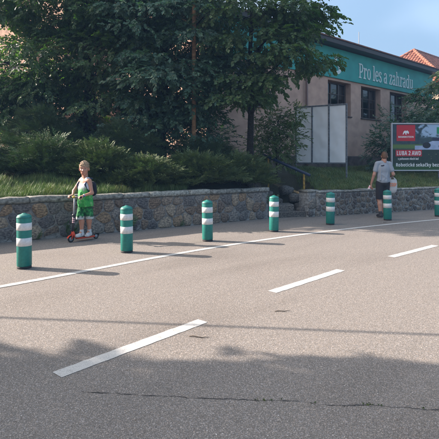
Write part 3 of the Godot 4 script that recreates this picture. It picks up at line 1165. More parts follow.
func build_trees() -> void:
	var maple := [sprig(9, 0.34, 0.115, 0.078, 1.15, 0.3, 101), sprig(8, 0.30, 0.11, 0.075, 1.1, 0.2, 111), sprig(9, 0.38, 0.105, 0.066, 1.2, 0.35, 121)]
	var linden := [sprig(9, 0.32, 0.10, 0.085, 1.0, 0.3, 102), sprig(8, 0.28, 0.095, 0.08, 1.1, 0.2, 112), sprig(10, 0.36, 0.09, 0.075, 0.9, 0.35, 122)]
	var slim := [sprig(10, 0.36, 0.12, 0.042, 0.9, 0.25, 103), sprig(9, 0.3, 0.11, 0.045, 1.0, 0.2, 113)]
	var big := [sprig(9, 0.5, 0.19, 0.16, 1.0, 0.3, 104), sprig(9, 0.5, 0.18, 0.15, 1.1, 0.3, 105)]
	var dark_green := leaf_material(lin(0.098, 0.155, 0.068), Color(0.7, 0.9, 0.3))
	var mid_green := leaf_material(lin(0.10, 0.158, 0.062), Color(0.7, 0.9, 0.3))
	var light_green := leaf_material(lin(0.12, 0.18, 0.06), Color(0.6, 0.7, 0.25))
	var blue_green := leaf_material(lin(0.075, 0.14, 0.095), Color(0.6, 0.8, 0.35))
	# the great tree on the left
	tree("broadleaf_tree", "large dark leafy tree above the junipers behind the boy", fw(-4.0, 14.6, 1.35), 0.22, 7.2, Vector3(-0.3, 0, 0.2), [
		[Vector3(-2.6, 5.75, 0.3), Vector3(1.8, 1.4, 1.6)], [Vector3(-0.4, 5.6, 0.2), Vector3(2.0, 1.7, 1.9)], [Vector3(1.5, 4.4, 0.3), Vector3(1.7, 1.5, 1.6)], [Vector3(-0.9, 4.1, -0.2), Vector3(1.1, 1.1, 1.1)],
		[Vector3(-1.2, 2.9, 0.7), Vector3(1.5, 1.2, 1.2)], [Vector3(0.6, 2.7, 0.8), Vector3(1.6, 1.2, 1.2)], [Vector3(-2.8, 2.4, 0.2), Vector3(1.5, 1.15, 1.2)], [Vector3(-3.8, 3.4, 0.0), Vector3(1.0, 0.8, 1.0)],
		[Vector3(2.2, 2.4, 0.5), Vector3(1.3, 1.1, 1.1)], [Vector3(0.2, 7.4, -0.2), Vector3(1.8, 1.3, 1.7)], [Vector3(-0.6, 1.5, -0.2), Vector3(2.2, 0.9, 1.0)], [Vector3(1.7, 1.3, 0.1), Vector3(1.2, 0.8, 0.9)], [Vector3(-3.3, 1.9, -0.8), Vector3(1.8, 1.3, 1.0)], [Vector3(-1.7, 2.1, -0.9), Vector3(1.6, 1.2, 0.9)]], maple, dark_green, 450.0, 0.25, 1.0, 201)
	# its neighbour in the middle
	tree("broadleaf_tree", "dense blue green tree beside the rusty lamp post", fw(-1.75, 13.9, 1.3), 0.19, 7.0, Vector3(0.2, 0, 0.1), [
		[Vector3(0.1, 5.6, 0.0), Vector3(1.6, 1.7, 1.5)], [Vector3(-0.9, 4.2, 0.3), Vector3(1.4, 1.3, 1.3)], [Vector3(1.0, 4.0, 0.2), Vector3(1.2, 1.3, 1.2)], [Vector3(1.7, 3.2, 0.0), Vector3(0.9, 0.9, 0.9)],
		[Vector3(0.2, 2.7, 0.5), Vector3(1.4, 1.0, 1.1)], [Vector3(1.2, 2.2, 0.1), Vector3(1.1, 0.9, 0.9)], [Vector3(-0.7, 1.8, 0.1), Vector3(1.2, 0.8, 0.9)], [Vector3(0.5, 7.2, 0), Vector3(1.3, 1.1, 1.3)], [Vector3(0.7, 1.35, 0.0), Vector3(1.2, 0.8, 0.9)]], maple, blue_green, 490.0, 0.3, 0.95, 202)
	# the lighter tree whose branches reach over the shop
	tree("broadleaf_tree", "slender tree with a dark trunk whose branches hang over the shop sign", fw(0.88, 13.4, 1.25), 0.105, 6.6, Vector3(0.15, 0, 0.1), [
		[Vector3(-0.3, 4.3, 0.1), Vector3(1.2, 0.8, 1.1)], [Vector3(0.9, 4.5, 0.2), Vector3(1.2, 0.9, 1.1)], [Vector3(1.5, 4.1, 0.2), Vector3(0.85, 0.8, 0.9)],
		[Vector3(1.85, 4.95, 0.0), Vector3(0.6, 0.6, 0.7)], [Vector3(0.2, 3.3, 0.4), Vector3(1.1, 0.75, 0.9)], [Vector3(1.3, 3.3, 0.3), Vector3(0.9, 0.7, 0.8)], [Vector3(1.5, 3.4, 0.3), Vector3(0.45, 0.55, 0.5)],
		[Vector3(-0.4, 2.4, 0.2), Vector3(0.9, 0.7, 0.8)], [Vector3(0.7, 2.55, 0.2), Vector3(0.8, 0.6, 0.7)], [Vector3(0.4, 6.0, 0.0), Vector3(1.1, 0.9, 1.1)]], linden, mid_green, 340.0, 0.35, 1.0, 203, 1.1)
	# sapling by the steps
	tree("sapling", "thin light green sapling beside the white boards and the steps", fw(1.75, 14.4, 1.15), 0.03, 2.0, Vector3(0.1, 0, 0), [
		[Vector3(-0.2, 1.5, 0), Vector3(0.55, 0.5, 0.5)], [Vector3(0.35, 1.1, 0.1), Vector3(0.5, 0.4, 0.45)], [Vector3(0.0, 0.6, 0.1), Vector3(0.55, 0.4, 0.5)], [Vector3(-0.4, 0.9, 0), Vector3(0.45, 0.5, 0.4)], [Vector3(0.45, 1.7, 0), Vector3(0.4, 0.35, 0.4)]], slim, light_green, 800.0, 0.1, 0.8, 204, 0.0)
	# trees and bushes by the billboard
	tree("broadleaf_tree", "round tree standing at the far corner of the shop", fw(10.6, 22.5, 1.3), 0.14, 3.6, Vector3(-0.1, 0, 0), [
		[Vector3(0, 3.0, 0), Vector3(1.3, 1.2, 1.2)], [Vector3(0.8, 3.6, 0), Vector3(1.1, 1.0, 1.0)], [Vector3(-0.3, 2.1, 0.2), Vector3(1.0, 0.8, 0.9)]], linden, mid_green, 420.0, 0.3, 1.1, 205)
	for b in [[7.6, 19.4, 1.15, 1.5, 206, "grey green bush in front of the last shop window"], [9.2, 19.8, 1.5, 1.9, 207, "tall bush behind the white mower on the billboard"], [6.6, 18.6, 0.7, 1.0, 208, "small bush at the left post of the billboard"], [-0.75, 14.7, 1.0, 1.15, 209, "dark bush behind the foot of the rusty lamp post"]]:
		var t := thing("bush", b[5], "bush", fw(b[0], b[1], 1.2), 0.0, "bushes on the bank")
		var lb := [[Vector3(0, b[3], 0), Vector3(b[2], b[3] * 0.85, b[2])], [Vector3(-b[2] * 0.5, b[3] * 0.6, 0.2), Vector3(b[2] * 0.7, b[3] * 0.6, b[2] * 0.7)], [Vector3(b[2] * 0.6, b[3] * 0.7, 0.1), Vector3(b[2] * 0.7, b[3] * 0.6, b[2] * 0.7)]]
		var st := begin(true)
		limbs(st, [Vector3(0, -0.1, 0), Vector3(0, 0.3, 0)], lb, 0.035, b[4])
		fin(st, "stem", mat(Color(0.2, 0.17, 0.14), 0.95), t)
		var cp := crown_points(lb, 420.0, 0.1, 0.9, 1.2, 0.25, b[4])
		baked("foliage", slim, blue_green, cp[0], cp[1], t)
	# unseen trees left of the frame, crowns boxed to shape the foreground shade
	for k in [[-6.1, 210, "nearer unseen tree with a flat crown shaped to shade the foreground"], [-11.4, 211, "farther unseen tree with a flat crown shaped to shade the foreground"]]:
		var bz: float = 5.15 - 0.085 * k[0]
		var t := thing("unseen_shade_tree", k[2], "tree", fw(k[0], bz - 2.5, 0.0), atan2(-0.094, 1.0), "unseen trees shading the foreground")
		rng.seed = k[1]
		var st := begin(true)
		var tr := [Vector3(0, -0.1, 0), Vector3(0, 2.4, 0.02), Vector3(0.02, 4.4, 0), Vector3(0, 5.6, 0)]
		tube(st, tr, [0.2, 0.16, 0.13, 0.07], 12, false)
		for a in 14:
			var e := Vector3(rng.randf_range(-2.5, 2.5), rng.randf_range(4.8, 6.0), rng.randf_range(-2.2, 2.2))
			tube(st, [Vector3(0, rng.randf_range(3.9, 5.2), 0), e * Vector3(0.5, 0.95, 0.5), e], [0.05, 0.03, 0.01], 5, false)
		fin(st, "trunk", mat(Color(0.2, 0.17, 0.14), 0.95, tex.bark, 1.3, 3.0), t)
		var where := []
		var tints := []
		for n in 6000:
			var p := Vector3(rng.randf_range(-2.65, 2.65), rng.randf_range(4.65, 6.2), rng.randf_range(-2.4, 2.4))
			where.append(Transform3D(facing(rand_dir() + Vector3(0, -0.2, 0), Vector3.UP + rand_dir() * 0.6, rng.randf_range(0.42, 0.68)), p))
			var f := rng.randf_range(0.75, 1.25)
			tints.append(Color(f, f, f))
		baked("crown", big, mid_green, where, tints, t)

# ---------------------------------------------------------------- junipers, weeds, grass

func frond(s: int) -> Dictionary:
	# a feathery juniper spray: grows along +y, lies in the xy plane, tip nodding
	rng.seed = s
	var d := blank()
	stalk(d, Vector3.ZERO, Vector3(0, 0.3, -0.03), 0.0035)
	for i in 9:
		var t := 0.1 + 0.9 * i / 8.0
		var p := Vector3(0, 0.3 * t, -0.03 * t * t)
		var sd := 1.0 if i % 2 else -1.0
		var a := 0.85 * rng.randf_range(0.75, 1.25) * (1.0 - 0.7 * t * t)
		var dir := Vector3(sd * sin(a), cos(a), rng.randf_range(-0.3, 0.3)).normalized()
		var l := 0.12 * (1.1 - 0.5 * t) * rng.randf_range(0.8, 1.2)
		var f := rng.randf_range(0.7, 1.3)
		var c := Color(f, f, f * 0.9)
		var w := dir.cross(Vector3(0, 0, 1)).normalized()
		facet(d, [p, p + dir * l * 0.5 + w * 0.011, p + dir * l, p + dir * l * 0.5 - w * 0.011], [0, 1, 2, 0, 2, 3], c)
		for k in 2:
			var q := p + dir * l * (k + 0.5) / 2.5
			var s2 := 1.0 if k % 2 else -1.0
			var d2 := (dir + w * s2 * 0.8 + Vector3(0, 0, rng.randf_range(-0.5, 0.5))).normalized()
			facet(d, [q - dir * 0.011, q + dir * 0.011, q + d2 * 0.055], [0, 1, 2], c)
	return d

func juniper(at: Vector3, size: Vector3, pads: int, dense: int, s: int, label: String, m: Material, twigs: Array) -> void:
	var t := thing("juniper_shrub", label, "shrub", at, 0.0, "spreading junipers on the bank")
	rng.seed = s
	var where := []
	var tints := []
	var st := begin(true)
	for k in pads:
		# flat layered branches, like shelves
		var a := rng.randf() * TAU
		var q := sqrt(rng.randf())
		var h := rng.randf()
		var c := Vector3(cos(a) * q * size.x * (1.0 - 0.45 * h), size.y * (0.12 + 0.85 * h * (1.0 - 0.45 * q)), sin(a) * q * size.z * (1.0 - 0.45 * h))
		var out := Vector3(c.x, 0.0, c.z).normalized()
		var rx := rng.randf_range(0.24, 0.48)
		var shade := rng.randf_range(0.7, 1.35)
		tube(st, [Vector3(c.x * 0.1, 0.0, c.z * 0.1), c * Vector3(0.5, 0.45, 0.5), c], [0.022, 0.014, 0.006], 4, false)
		for i in dense:
			var b := rng.randf() * TAU
			var g := sqrt(rng.randf())
			var p := c + Vector3(cos(b) * g * rx, rng.randf_range(-0.05, 0.05) + 0.10 * (1.0 - g), sin(b) * g * rx * 0.85)
			var grow := (Vector3(cos(b), 0, sin(b)) * g + out * 0.6 + Vector3(0, rng.randf_range(0.0, 0.85), 0) + rand_dir() * 0.3).normalized()
			where.append(Transform3D(facing(grow, Vector3.UP + rand_dir() * 0.5, rng.randf_range(0.5, 0.9)), p))
			var f := shade * rng.randf_range(0.8, 1.2)
			tints.append(Color(f * rng.randf_range(0.9, 1.25), f, f * rng.randf_range(0.8, 1.1)))
	fin(st, "stem", mat(Color(0.22, 0.16, 0.12), 0.95), t)
	baked("foliage", twigs, m, where, tints, t)

func build_shrubs() -> void:
	var f := [frond(301), frond(302), frond(303)]
	var jm := leaf_material(lin(0.115, 0.165, 0.065), Color(0.3, 0.4, 0.12))
	jm.roughness = 0.65
	var jb := leaf_material(lin(0.09, 0.14, 0.065), Color(0.3, 0.4, 0.15))
	jb.roughness = 0.65
	for j in [
		[-6.2, 11.3, 1.05, 1.1, 0.8, 40, "juniper at the far left end of the hedge above the grass"],
		[-4.2, 11.6, 1.1, 1.15, 0.9, 40, "feathery juniper behind the first bollard and the grass strip"],
		[-3.0, 11.5, 1.0, 1.05, 0.85, 40, "feathery juniper rising directly behind the boy's head"],
		[-1.75, 11.35, 0.95, 0.85, 0.7, 40, "low juniper spilling to the wall coping right of the boy"],
		[-0.55, 12.15, 1.0, 0.9, 0.75, 40, "juniper over the wall behind the third bollard"],
		[0.55, 12.9, 0.8, 0.95, 0.6, 34, "juniper at the wall's end beside the steps"],
		[-2.6, 12.9, 1.3, 1.6, 0.9, 44, "taller juniper in the second row under the big tree"],
		[-0.5, 13.3, 1.1, 1.3, 0.8, 40, "taller juniper in the second row around the lamp post foot"],
		[-4.9, 12.9, 1.3, 1.7, 0.9, 44, "taller juniper in the second row on the far left"]]:
		juniper(fw(j[0], j[1], bank_height(j[0], j[1]) - 0.05), Vector3(j[2], j[3], j[4]), j[5], 84 if j[1] < 12.95 else 60, int(j[0] * 100) + 999, j[6], jm if j[3] < 1.1 else jb, f)
	# weeds at the foot of the wall
	var wm := leaf_material(lin(0.05, 0.085, 0.03), Color(0.4, 0.5, 0.2))
	var ws := [sprig(8, 0.26, 0.09, 0.04, 0.9, 0.3, 320)]
	for w in [[-2.95, 0.34, 16, "leafy weed clump at the wall foot left of the scooter"], [-2.02, 0.3, 16, "leafy weed clump at the wall foot right of the scooter"], [-0.9, 0.14, 8, "small weed at the wall foot behind the third bollard"], [1.38, 0.24, 12, "bright green weed on the corner of the steps"], [-3.5, 0.16, 7, "small weed at the wall foot behind the first bollard"]]:
		rng.seed = int(w[0] * 50) + 700
		var t := thing("weed_plant", w[3], "plant", fw(w[0], wall_dist(w[0]) - 0.05, 0.0 if w[0] < 1.0 else 0.38), 0.0, "weeds along the wall foot")
		var where := []
		var tints := []
		for i in int(w[2]):
			var a := rng.randf() * TAU
			var q := Vector3(cos(a), 0, sin(a) * 0.35)
			where.append(Transform3D(facing(q * 0.7 + Vector3(0, rng.randf_range(0.6, 1.6), 0), Vector3(0, 0.4, 1) + rand_dir() * 0.5, (w[1] as float) / 0.26 * rng.randf_range(0.6, 1.1)), q * 0.05))
			var g := rng.randf_range(0.8, 1.3)
			tints.append(Color(g, g, g))
		baked("foliage", ws, wm, where, tints, t)

func tuft(blades: int, h: float, s: int) -> ArrayMesh:
	rng.seed = s
	var st := begin()
	for i in blades:
		var a := rng.randf() * TAU
		var b := rng.randf() * TAU
		var base := Vector3(cos(b), 0, sin(b)) * rng.randf_range(0.0, 0.045)
		var lean := Vector3(cos(a), 0, sin(a)) * rng.randf_range(0.1, 0.7)
		var l := h * rng.randf_range(0.5, 1.2)
		var w := Vector3(-sin(a), 0, cos(a)) * rng.randf_range(0.0022, 0.0042)
		var m := base + Vector3(0, l * 0.55, 0) + lean * l * 0.3
		var t := base + Vector3(0, l * 0.9, 0) + lean * l
		var f := rng.randf_range(0.7, 1.3)
		st.set_color(Color(f * rng.randf_range(0.9, 1.3), f, f * 0.9))
		tri(st, base - w, base + w, m + w * 0.8, Vector3(cos(a), 0.3, sin(a)))
		tri(st, base - w, m + w * 0.8, m - w * 0.8, Vector3(cos(a), 0.3, sin(a)))
		tri(st, m - w * 0.8, m + w * 0.8, t, Vector3(cos(a), 0.3, sin(a)))
	return done(st)

func build_grass() -> void:
	var gm := leaf_material(lin(0.145, 0.205, 0.075), Color(0.5, 0.6, 0.2))
	gm.roughness = 0.6
	for zone in [["grass", -7.0, -0.8, 0.30, 2.3, 7000, 0.17, 401, "unmown grass strip along the coping of the old wall"], ["grass", 2.5, 10.5, 0.30, 8.5, 22000, 0.13, 402, "green lawn on the bank around the boards and billboard"]]:
		var t := tuft(9, zone[6], zone[7])
		rng.seed = zone[7]
		var n := FastNoiseLite.new()
		n.seed = zone[7]
		n.frequency = 1.1
		var where := []
		var tints := []
		for i in zone[5]:
			var x := rng.randf_range(zone[1], zone[2])
			var back := lerpf(zone[3], zone[4], pow(rng.randf(), 1.4))
			var d := wall_dist(x) + back / 0.82
			if x < 3.0 and x > 1.0 and rng.randf() < 0.4: continue
			var v := n.get_noise_2d(x, d)
			where.append(Transform3D(Basis(Vector3.UP, rng.randf() * TAU).scaled(Vector3.ONE * rng.randf_range(0.7, 1.3) * (1.0 + v * 0.7)), fw(x, d, bank_height(x, d) - 0.01)))
			var dry := clampf(n.get_noise_2d(x * 1.7 + 50.0, d * 1.7) + rng.randf_range(-0.35, 0.35), 0.0, 1.0)
			tints.append(Color(1.0 + dry * 1.1, 1.0 + dry * 0.35, 1.0 + dry * 0.4) * rng.randf_range(0.75, 1.2))
		tag(copies_of(numbered(zone[0]), t, gm, where, tints, self), zone[8], "grass", "", "stuff")

# ---------------------------------------------------------------- bollards

func build_bollards() -> void:
	var green := mat(lin(0.012, 0.20, 0.165), 0.5, tex.soft, 3.0)
	var white := mat(lin(0.70, 0.69, 0.67), 0.45, tex.soft, 4.0)
	var black := mat(lin(0.025, 0.025, 0.027), 0.8)
	var grime := mat(lin(0.012, 0.19, 0.155), 0.6, tex.mottle, 5.0)
	var labels := ["green bollard with white bands nearest the camera, at the left edge", "green bollard with white bands just right of the boy, second from the left", "green banded bollard before the brown wall, third from the left", "green banded bollard in front of the steps, fourth from the left", "green banded bollard in front of the mortar pier below the white boards", "green banded bollard that hides the walking man's right leg", "green banded bollard cut by the right edge of the picture"]
	var spots := [[-2.731, 6.59], [-1.521, 7.73], [-0.223, 8.82], [1.154, 10.0], [2.607, 11.09], [4.252, 11.91], [5.92, 12.73]]
	var proto: Node3D
	for i in 7:
		var o: Node3D
		if i == 0:
			o = thing("bollard", labels[0], "bollard", Vector3.ZERO, 0.0, "green bollards along the edge line")
			var st := begin(true)
			lathe(st, [Vector2(0.0, 0.001), Vector2(0.094, 0.001), Vector2(0.098, 0.008), Vector2(0.096, 0.03), Vector2(0.088, 0.034), Vector2(0.0, 0.034)], 28)
			fin(st, "base", black, o)
			st = begin(true)
			lathe(st, [Vector2(0.0, 0.032), Vector2(0.094, 0.032), Vector2(0.1, 0.042), Vector2(0.1, 0.32), Vector2(0.1, 0.53), Vector2(0.1, 0.705), Vector2(0.097, 0.722), Vector2(0.088, 0.737), Vector2(0.066, 0.749), Vector2(0.035, 0.757), Vector2(0.03, 0.764), Vector2(0.018, 0.768), Vector2(0.0, 0.769)], 36)
			fin(st, "tube", green, o)
			for b in [[0.315, 0.428], [0.533, 0.635]]:
				st = begin(true)
				lathe(st, [Vector2(0.0995, b[0]), Vector2(0.1018, b[0] + 0.001), Vector2(0.1018, b[1] - 0.001), Vector2(0.0995, b[1])], 36)
				fin(st, "reflective_band", white, o)
			st = begin(true)
			lathe(st, [Vector2(0.1, 0.702), Vector2(0.1025, 0.704), Vector2(0.1025, 0.712), Vector2(0.0985, 0.716)], 36)
			fin(st, "cap_ring", grime, o)
			proto = o
		else:
			o = proto.duplicate()
			o.name = numbered("bollard")
			add_child(o)
			o.set_meta("label", labels[i])
		o.position = fw(spots[i][0], spots[i][1], 0.004)
		o.rotation.y = i * 1.3
		o.rotation.z = [0.004, 0.014, -0.01, 0.012, -0.016, 0.018, -0.01][i]

# ---------------------------------------------------------------- boards and billboard

func build_boards() -> void:
	# three white sheets in a steel frame
	var a := fw(2.62, 16.15)
	var b := fw(4.10, 15.2)
	var l := (b - a).length()
	var w := thing("white_board", "three tall blank white boards in a grey steel frame on the lawn", "board", Vector3(a.x, 0.0, a.z), atan2(-(b - a).z, (b - a).x))
	var steel := mat(lin(0.22, 0.24, 0.27), 0.5, tex.mottle, 2.0)
	var sheet := mat(lin(0.88, 0.89, 0.90), 0.5)
	var y0 := 1.40
	var y1 := 3.36
	for k in 4:
		var st := begin()
		var x := l * k / 3.0
		var foot := 0.7 if k == 0 or k == 3 else y0
		box(st, Vector3(x, (foot + y1) * 0.5, 0), Vector3(0.045, y1 - foot, 0.05), 0.006)
		fin(st, "post", steel, w)
	for y in [y0 + 0.025, y1 - 0.025]:
		for k in 3:
			var st := begin()
			box(st, Vector3(l * (k + 0.5) / 3.0, y, 0), Vector3(l / 3.0 - 0.062, 0.05, 0.045), 0.005)
			fin(st, "rail", steel, w)
	var n := FastNoiseLite.new()
	n.seed = 3
	n.frequency = 1.1
	for k in 3:
		# each sheet bows and buckles a little
		var st := begin(true)
		var g := []
		for i in 15:
			var row := []
			for j in 31:
				var x := l * k / 3.0 + 0.032 + (l / 3.0 - 0.064) * i / 14.0
				var y := y0 + 0.052 + (y1 - y0 - 0.104) * j / 30.0
				row.append(Vector3(x, y, 0.008 + n.get_noise_2d(x * 1.6, y * 1.3) * 0.022 + n.get_noise_2d(x * 5.0 + y * 3.0, y * 4.0) * 0.004))
			g.append(row)
		for i in 14:
			for j in 30:
				quad(st, g[i][j], g[i + 1][j], g[i + 1][j + 1], g[i][j + 1], Vector3.BACK)
				var back := Vector3(0, 0, -0.006)
				quad(st, g[i][j] + back, g[i + 1][j] + back, g[i + 1][j + 1] + back, g[i][j + 1] + back, Vector3.FORWARD)
		fin(st, "sheet", sheet, w)
	# billboard for a robot mower
	var o := thing("billboard", "billboard for a robot mower with red logo box and white lettering behind the man", "billboard", fw(6.20, 17.0))
	var bw := 3.5
	y0 = 1.14
	y1 = 2.87
	for x in [0.03, bw * 0.5, bw - 0.03]:
		var st := begin()
		box(st, Vector3(x, (0.6 + y1) * 0.5, -0.06), Vector3(0.07, y1 - 0.6, 0.06), 0.008)
		fin(st, "post", steel, o)
	var frame := mat(lin(0.45, 0.47, 0.5), 0.45)
	block(o, "frame", 0.0, bw, y1 - 0.04, y1, -0.028, 0.03, frame, 0.005)
	block(o, "frame", 0.0, bw, y0, y0 + 0.04, -0.028, 0.03, frame, 0.005)
	block(o, "frame", 0.0, 0.04, y0 + 0.04, y1 - 0.04, -0.028, 0.03, frame, 0.005)
	block(o, "frame", bw - 0.04, bw, y0 + 0.04, y1 - 0.04, -0.028, 0.03, frame, 0.005)
	var st := begin()
	box(st, Vector3(bw * 0.5, (y0 + y1) * 0.5, -0.012), Vector3(bw - 0.082, y1 - y0 - 0.082, 0.02))
	fin(st, "panel", steel, o)
	var poster := SurfaceTool.new()
	poster.begin(Mesh.PRIMITIVE_TRIANGLES)
	var c := [Vector3(0.041, y0 + 0.041, 0.002), Vector3(bw - 0.041, y0 + 0.041, 0.002), Vector3(bw - 0.041, y1 - 0.041, 0.002), Vector3(0.041, y1 - 0.041, 0.002)]
	var uv := [Vector2(0, 1), Vector2(1, 1), Vector2(1, 0), Vector2(0, 0)]
	for k in [0, 2, 1, 0, 3, 2]:
		poster.set_normal(Vector3.BACK)
		poster.set_uv(uv[k])
		poster.add_vertex(c[k])
	var pm := mat(Color.WHITE, 0.45)
	pm.albedo_texture = poster_picture()
	put("poster", poster.commit(), pm, o)
	var red := mat(lin(0.50, 0.022, 0.035), 0.5)
	var white := mat(lin(0.80, 0.80, 0.80), 0.5)
	block(o, "logo_box", 0.19, 0.86, 2.22, 2.80, 0.003, 0.008, red)
	block(o, "title_box", 0.16, 1.10, 1.67, 1.90, 0.003, 0.008, red)
	block(o, "partner_box", 1.64, 2.2, 2.48, 2.72, 0.003, 0.008, mat(lin(0.02, 0.25, 0.11), 0.5))
	sign_text(o, "LUBA 2 AWD", 0.195, 1.065, 1.785, 0.15, 0.0095, white, true)
	sign_text(o, "s pohonem všech kol", 0.24, 0.98, 1.57, 0.075, 0.0045, white, true)
	sign_text(o, "Robotické sekačky bez obvodového drátu", 0.17, 3.0, 1.345, 0.12, 0.0045, white, true)
	sign_text(o, "MAMMOTION", 0.25, 0.80, 2.37, 0.062, 0.0095, white, true)
	# the walking beast of the logo
	var beast := PackedVector2Array([Vector2(0, 0), Vector2(0.03, 0.01), Vector2(0.05, 0.05), Vector2(0.09, 0.055), Vector2(0.1, 0.0), Vector2(0.135, 0.0), Vector2(0.135, 0.05), Vector2(0.17, 0.06), Vector2(0.185, 0.02), Vector2(0.215, 0.035), Vector2(0.225, 0.08), Vector2(0.2, 0.115), Vector2(0.16, 0.14), Vector2(0.13, 0.12), Vector2(0.08, 0.135), Vector2(0.03, 0.1), Vector2(0.01, 0.05)])
	st = begin()
	var idx := Geometry2D.triangulate_polygon(beast)
	for k in range(0, idx.size(), 3):
		var q := []
		for e in 3: q.append(Vector3(0.41 + beast[idx[k + e]].x, 2.45 + beast[idx[k + e]].y * 1.1, 0.011))
		tri(st, q[0], q[1], q[2], Vector3.BACK)
	fin(st, "logo", white, o)

func sign_text(parent: Node3D, words: String, x0: float, x1: float, yc: float, h: float, z: float, m: Material, bold: bool) -> void:
	# words fitted between x0 and x1, letters h tall, centred at height yc
	var tm := text_mesh(words, h * 1.4, 0.003, false, bold)
	var o := put("lettering", tm, m, parent)
	var bb := tm.get_aabb()
	o.scale = Vector3((x1 - x0) / bb.size.x, 1, 1)
	o.position = Vector3((x0 + x1) * 0.5, yc - bb.get_center().y, z + 0.0015)

func poster_picture() -> ImageTexture:
	# the printed photograph: hedge, pale lawn edge, a white mower, dark turf below
	var w := 512
	var h := 256
	var n := FastNoiseLite.new()
	n.seed = 11
	n.frequency = 0.03
	n.fractal_octaves = 5
	var fine := FastNoiseLite.new()
	fine.seed = 12
	fine.frequency = 0.2
	var im := Image.create(w, h, false, Image.FORMAT_RGB8)
	for y in h:
		var v := float(y) / h
		for x in w:
			var u := float(x) / w
			var k := n.get_noise_2d(x, y) * 0.5 + 0.5
			var f := fine.get_noise_2d(x * 0.6, y * 1.6) * 0.5 + 0.5
			var c := Color(0.13, 0.2, 0.24).lerp(Color(0.25, 0.34, 0.36), k)
			# pale sky behind the hedge
			var sky := smoothstep(0.25, 0.36, u + (k - 0.5) * 0.35) * (1.0 - smoothstep(0.24, 0.34, v + (k - 0.5) * 0.25))
			c = c.lerp(Color(0.62, 0.72, 0.82), sky)
			# lawn edge
			var lawn := smoothstep(0.42, 0.46, v + (f - 0.5) * 0.05) * (1.0 - smoothstep(0.5, 0.58, v + (f - 0.5) * 0.06))
			c = c.lerp(Color(0.42, 0.5, 0.24).lerp(Color(0.3, 0.42, 0.22), f), lawn)
			# turf
			var turf := smoothstep(0.52, 0.58, v)
			c = c.lerp(Color(0.09, 0.17, 0.17).lerp(Color(0.17, 0.28, 0.2), f * k * 1.6), turf)
			c = c.lerp(Color(0.2, 0.36, 0.17).lerp(Color(0.13, 0.27, 0.14), f), smoothstep(0.84, 0.95, v))
			# mower: long white hull, dark wheels and screen
			var p := Vector2((u - 0.47) * 2.0, v - 0.43)
			var hull := p.length() < 0.4 and p.y < 0.12 - absf(p.x) * 0.05 and p.y > -0.11 + absf(p.x) * 0.45
			if hull or (absf(p.x + 0.05) < 0.42 and absf(p.y - 0.08) < 0.045): c = Color(0.72, 0.77, 0.86).lerp(Color(0.5, 0.58, 0.72), k)
			for wc in [Vector2(-0.22, 0.03), Vector2(0.12, 0.05), Vector2(0.3, 0.06)]:
				if ((p - wc) * Vector2(1, 1.3)).length() < 0.085: c = Color(0.1, 0.11, 0.15)
			if absf(p.x - 0.0) < 0.1 and absf(p.y + 0.1) < 0.035: c = Color(0.14, 0.18, 0.28)
			# fallen yellow leaves
			if v > 0.6 and v < 0.78 and u > 0.38 and fine.get_noise_2d(x * 0.35 + 90.0, y * 0.5) > 0.52: c = Color(0.66, 0.64, 0.4)
			im.set_pixel(x, y, c)
	return ImageTexture.create_from_image(im)

# ---------------------------------------------------------------- lamp post, cable

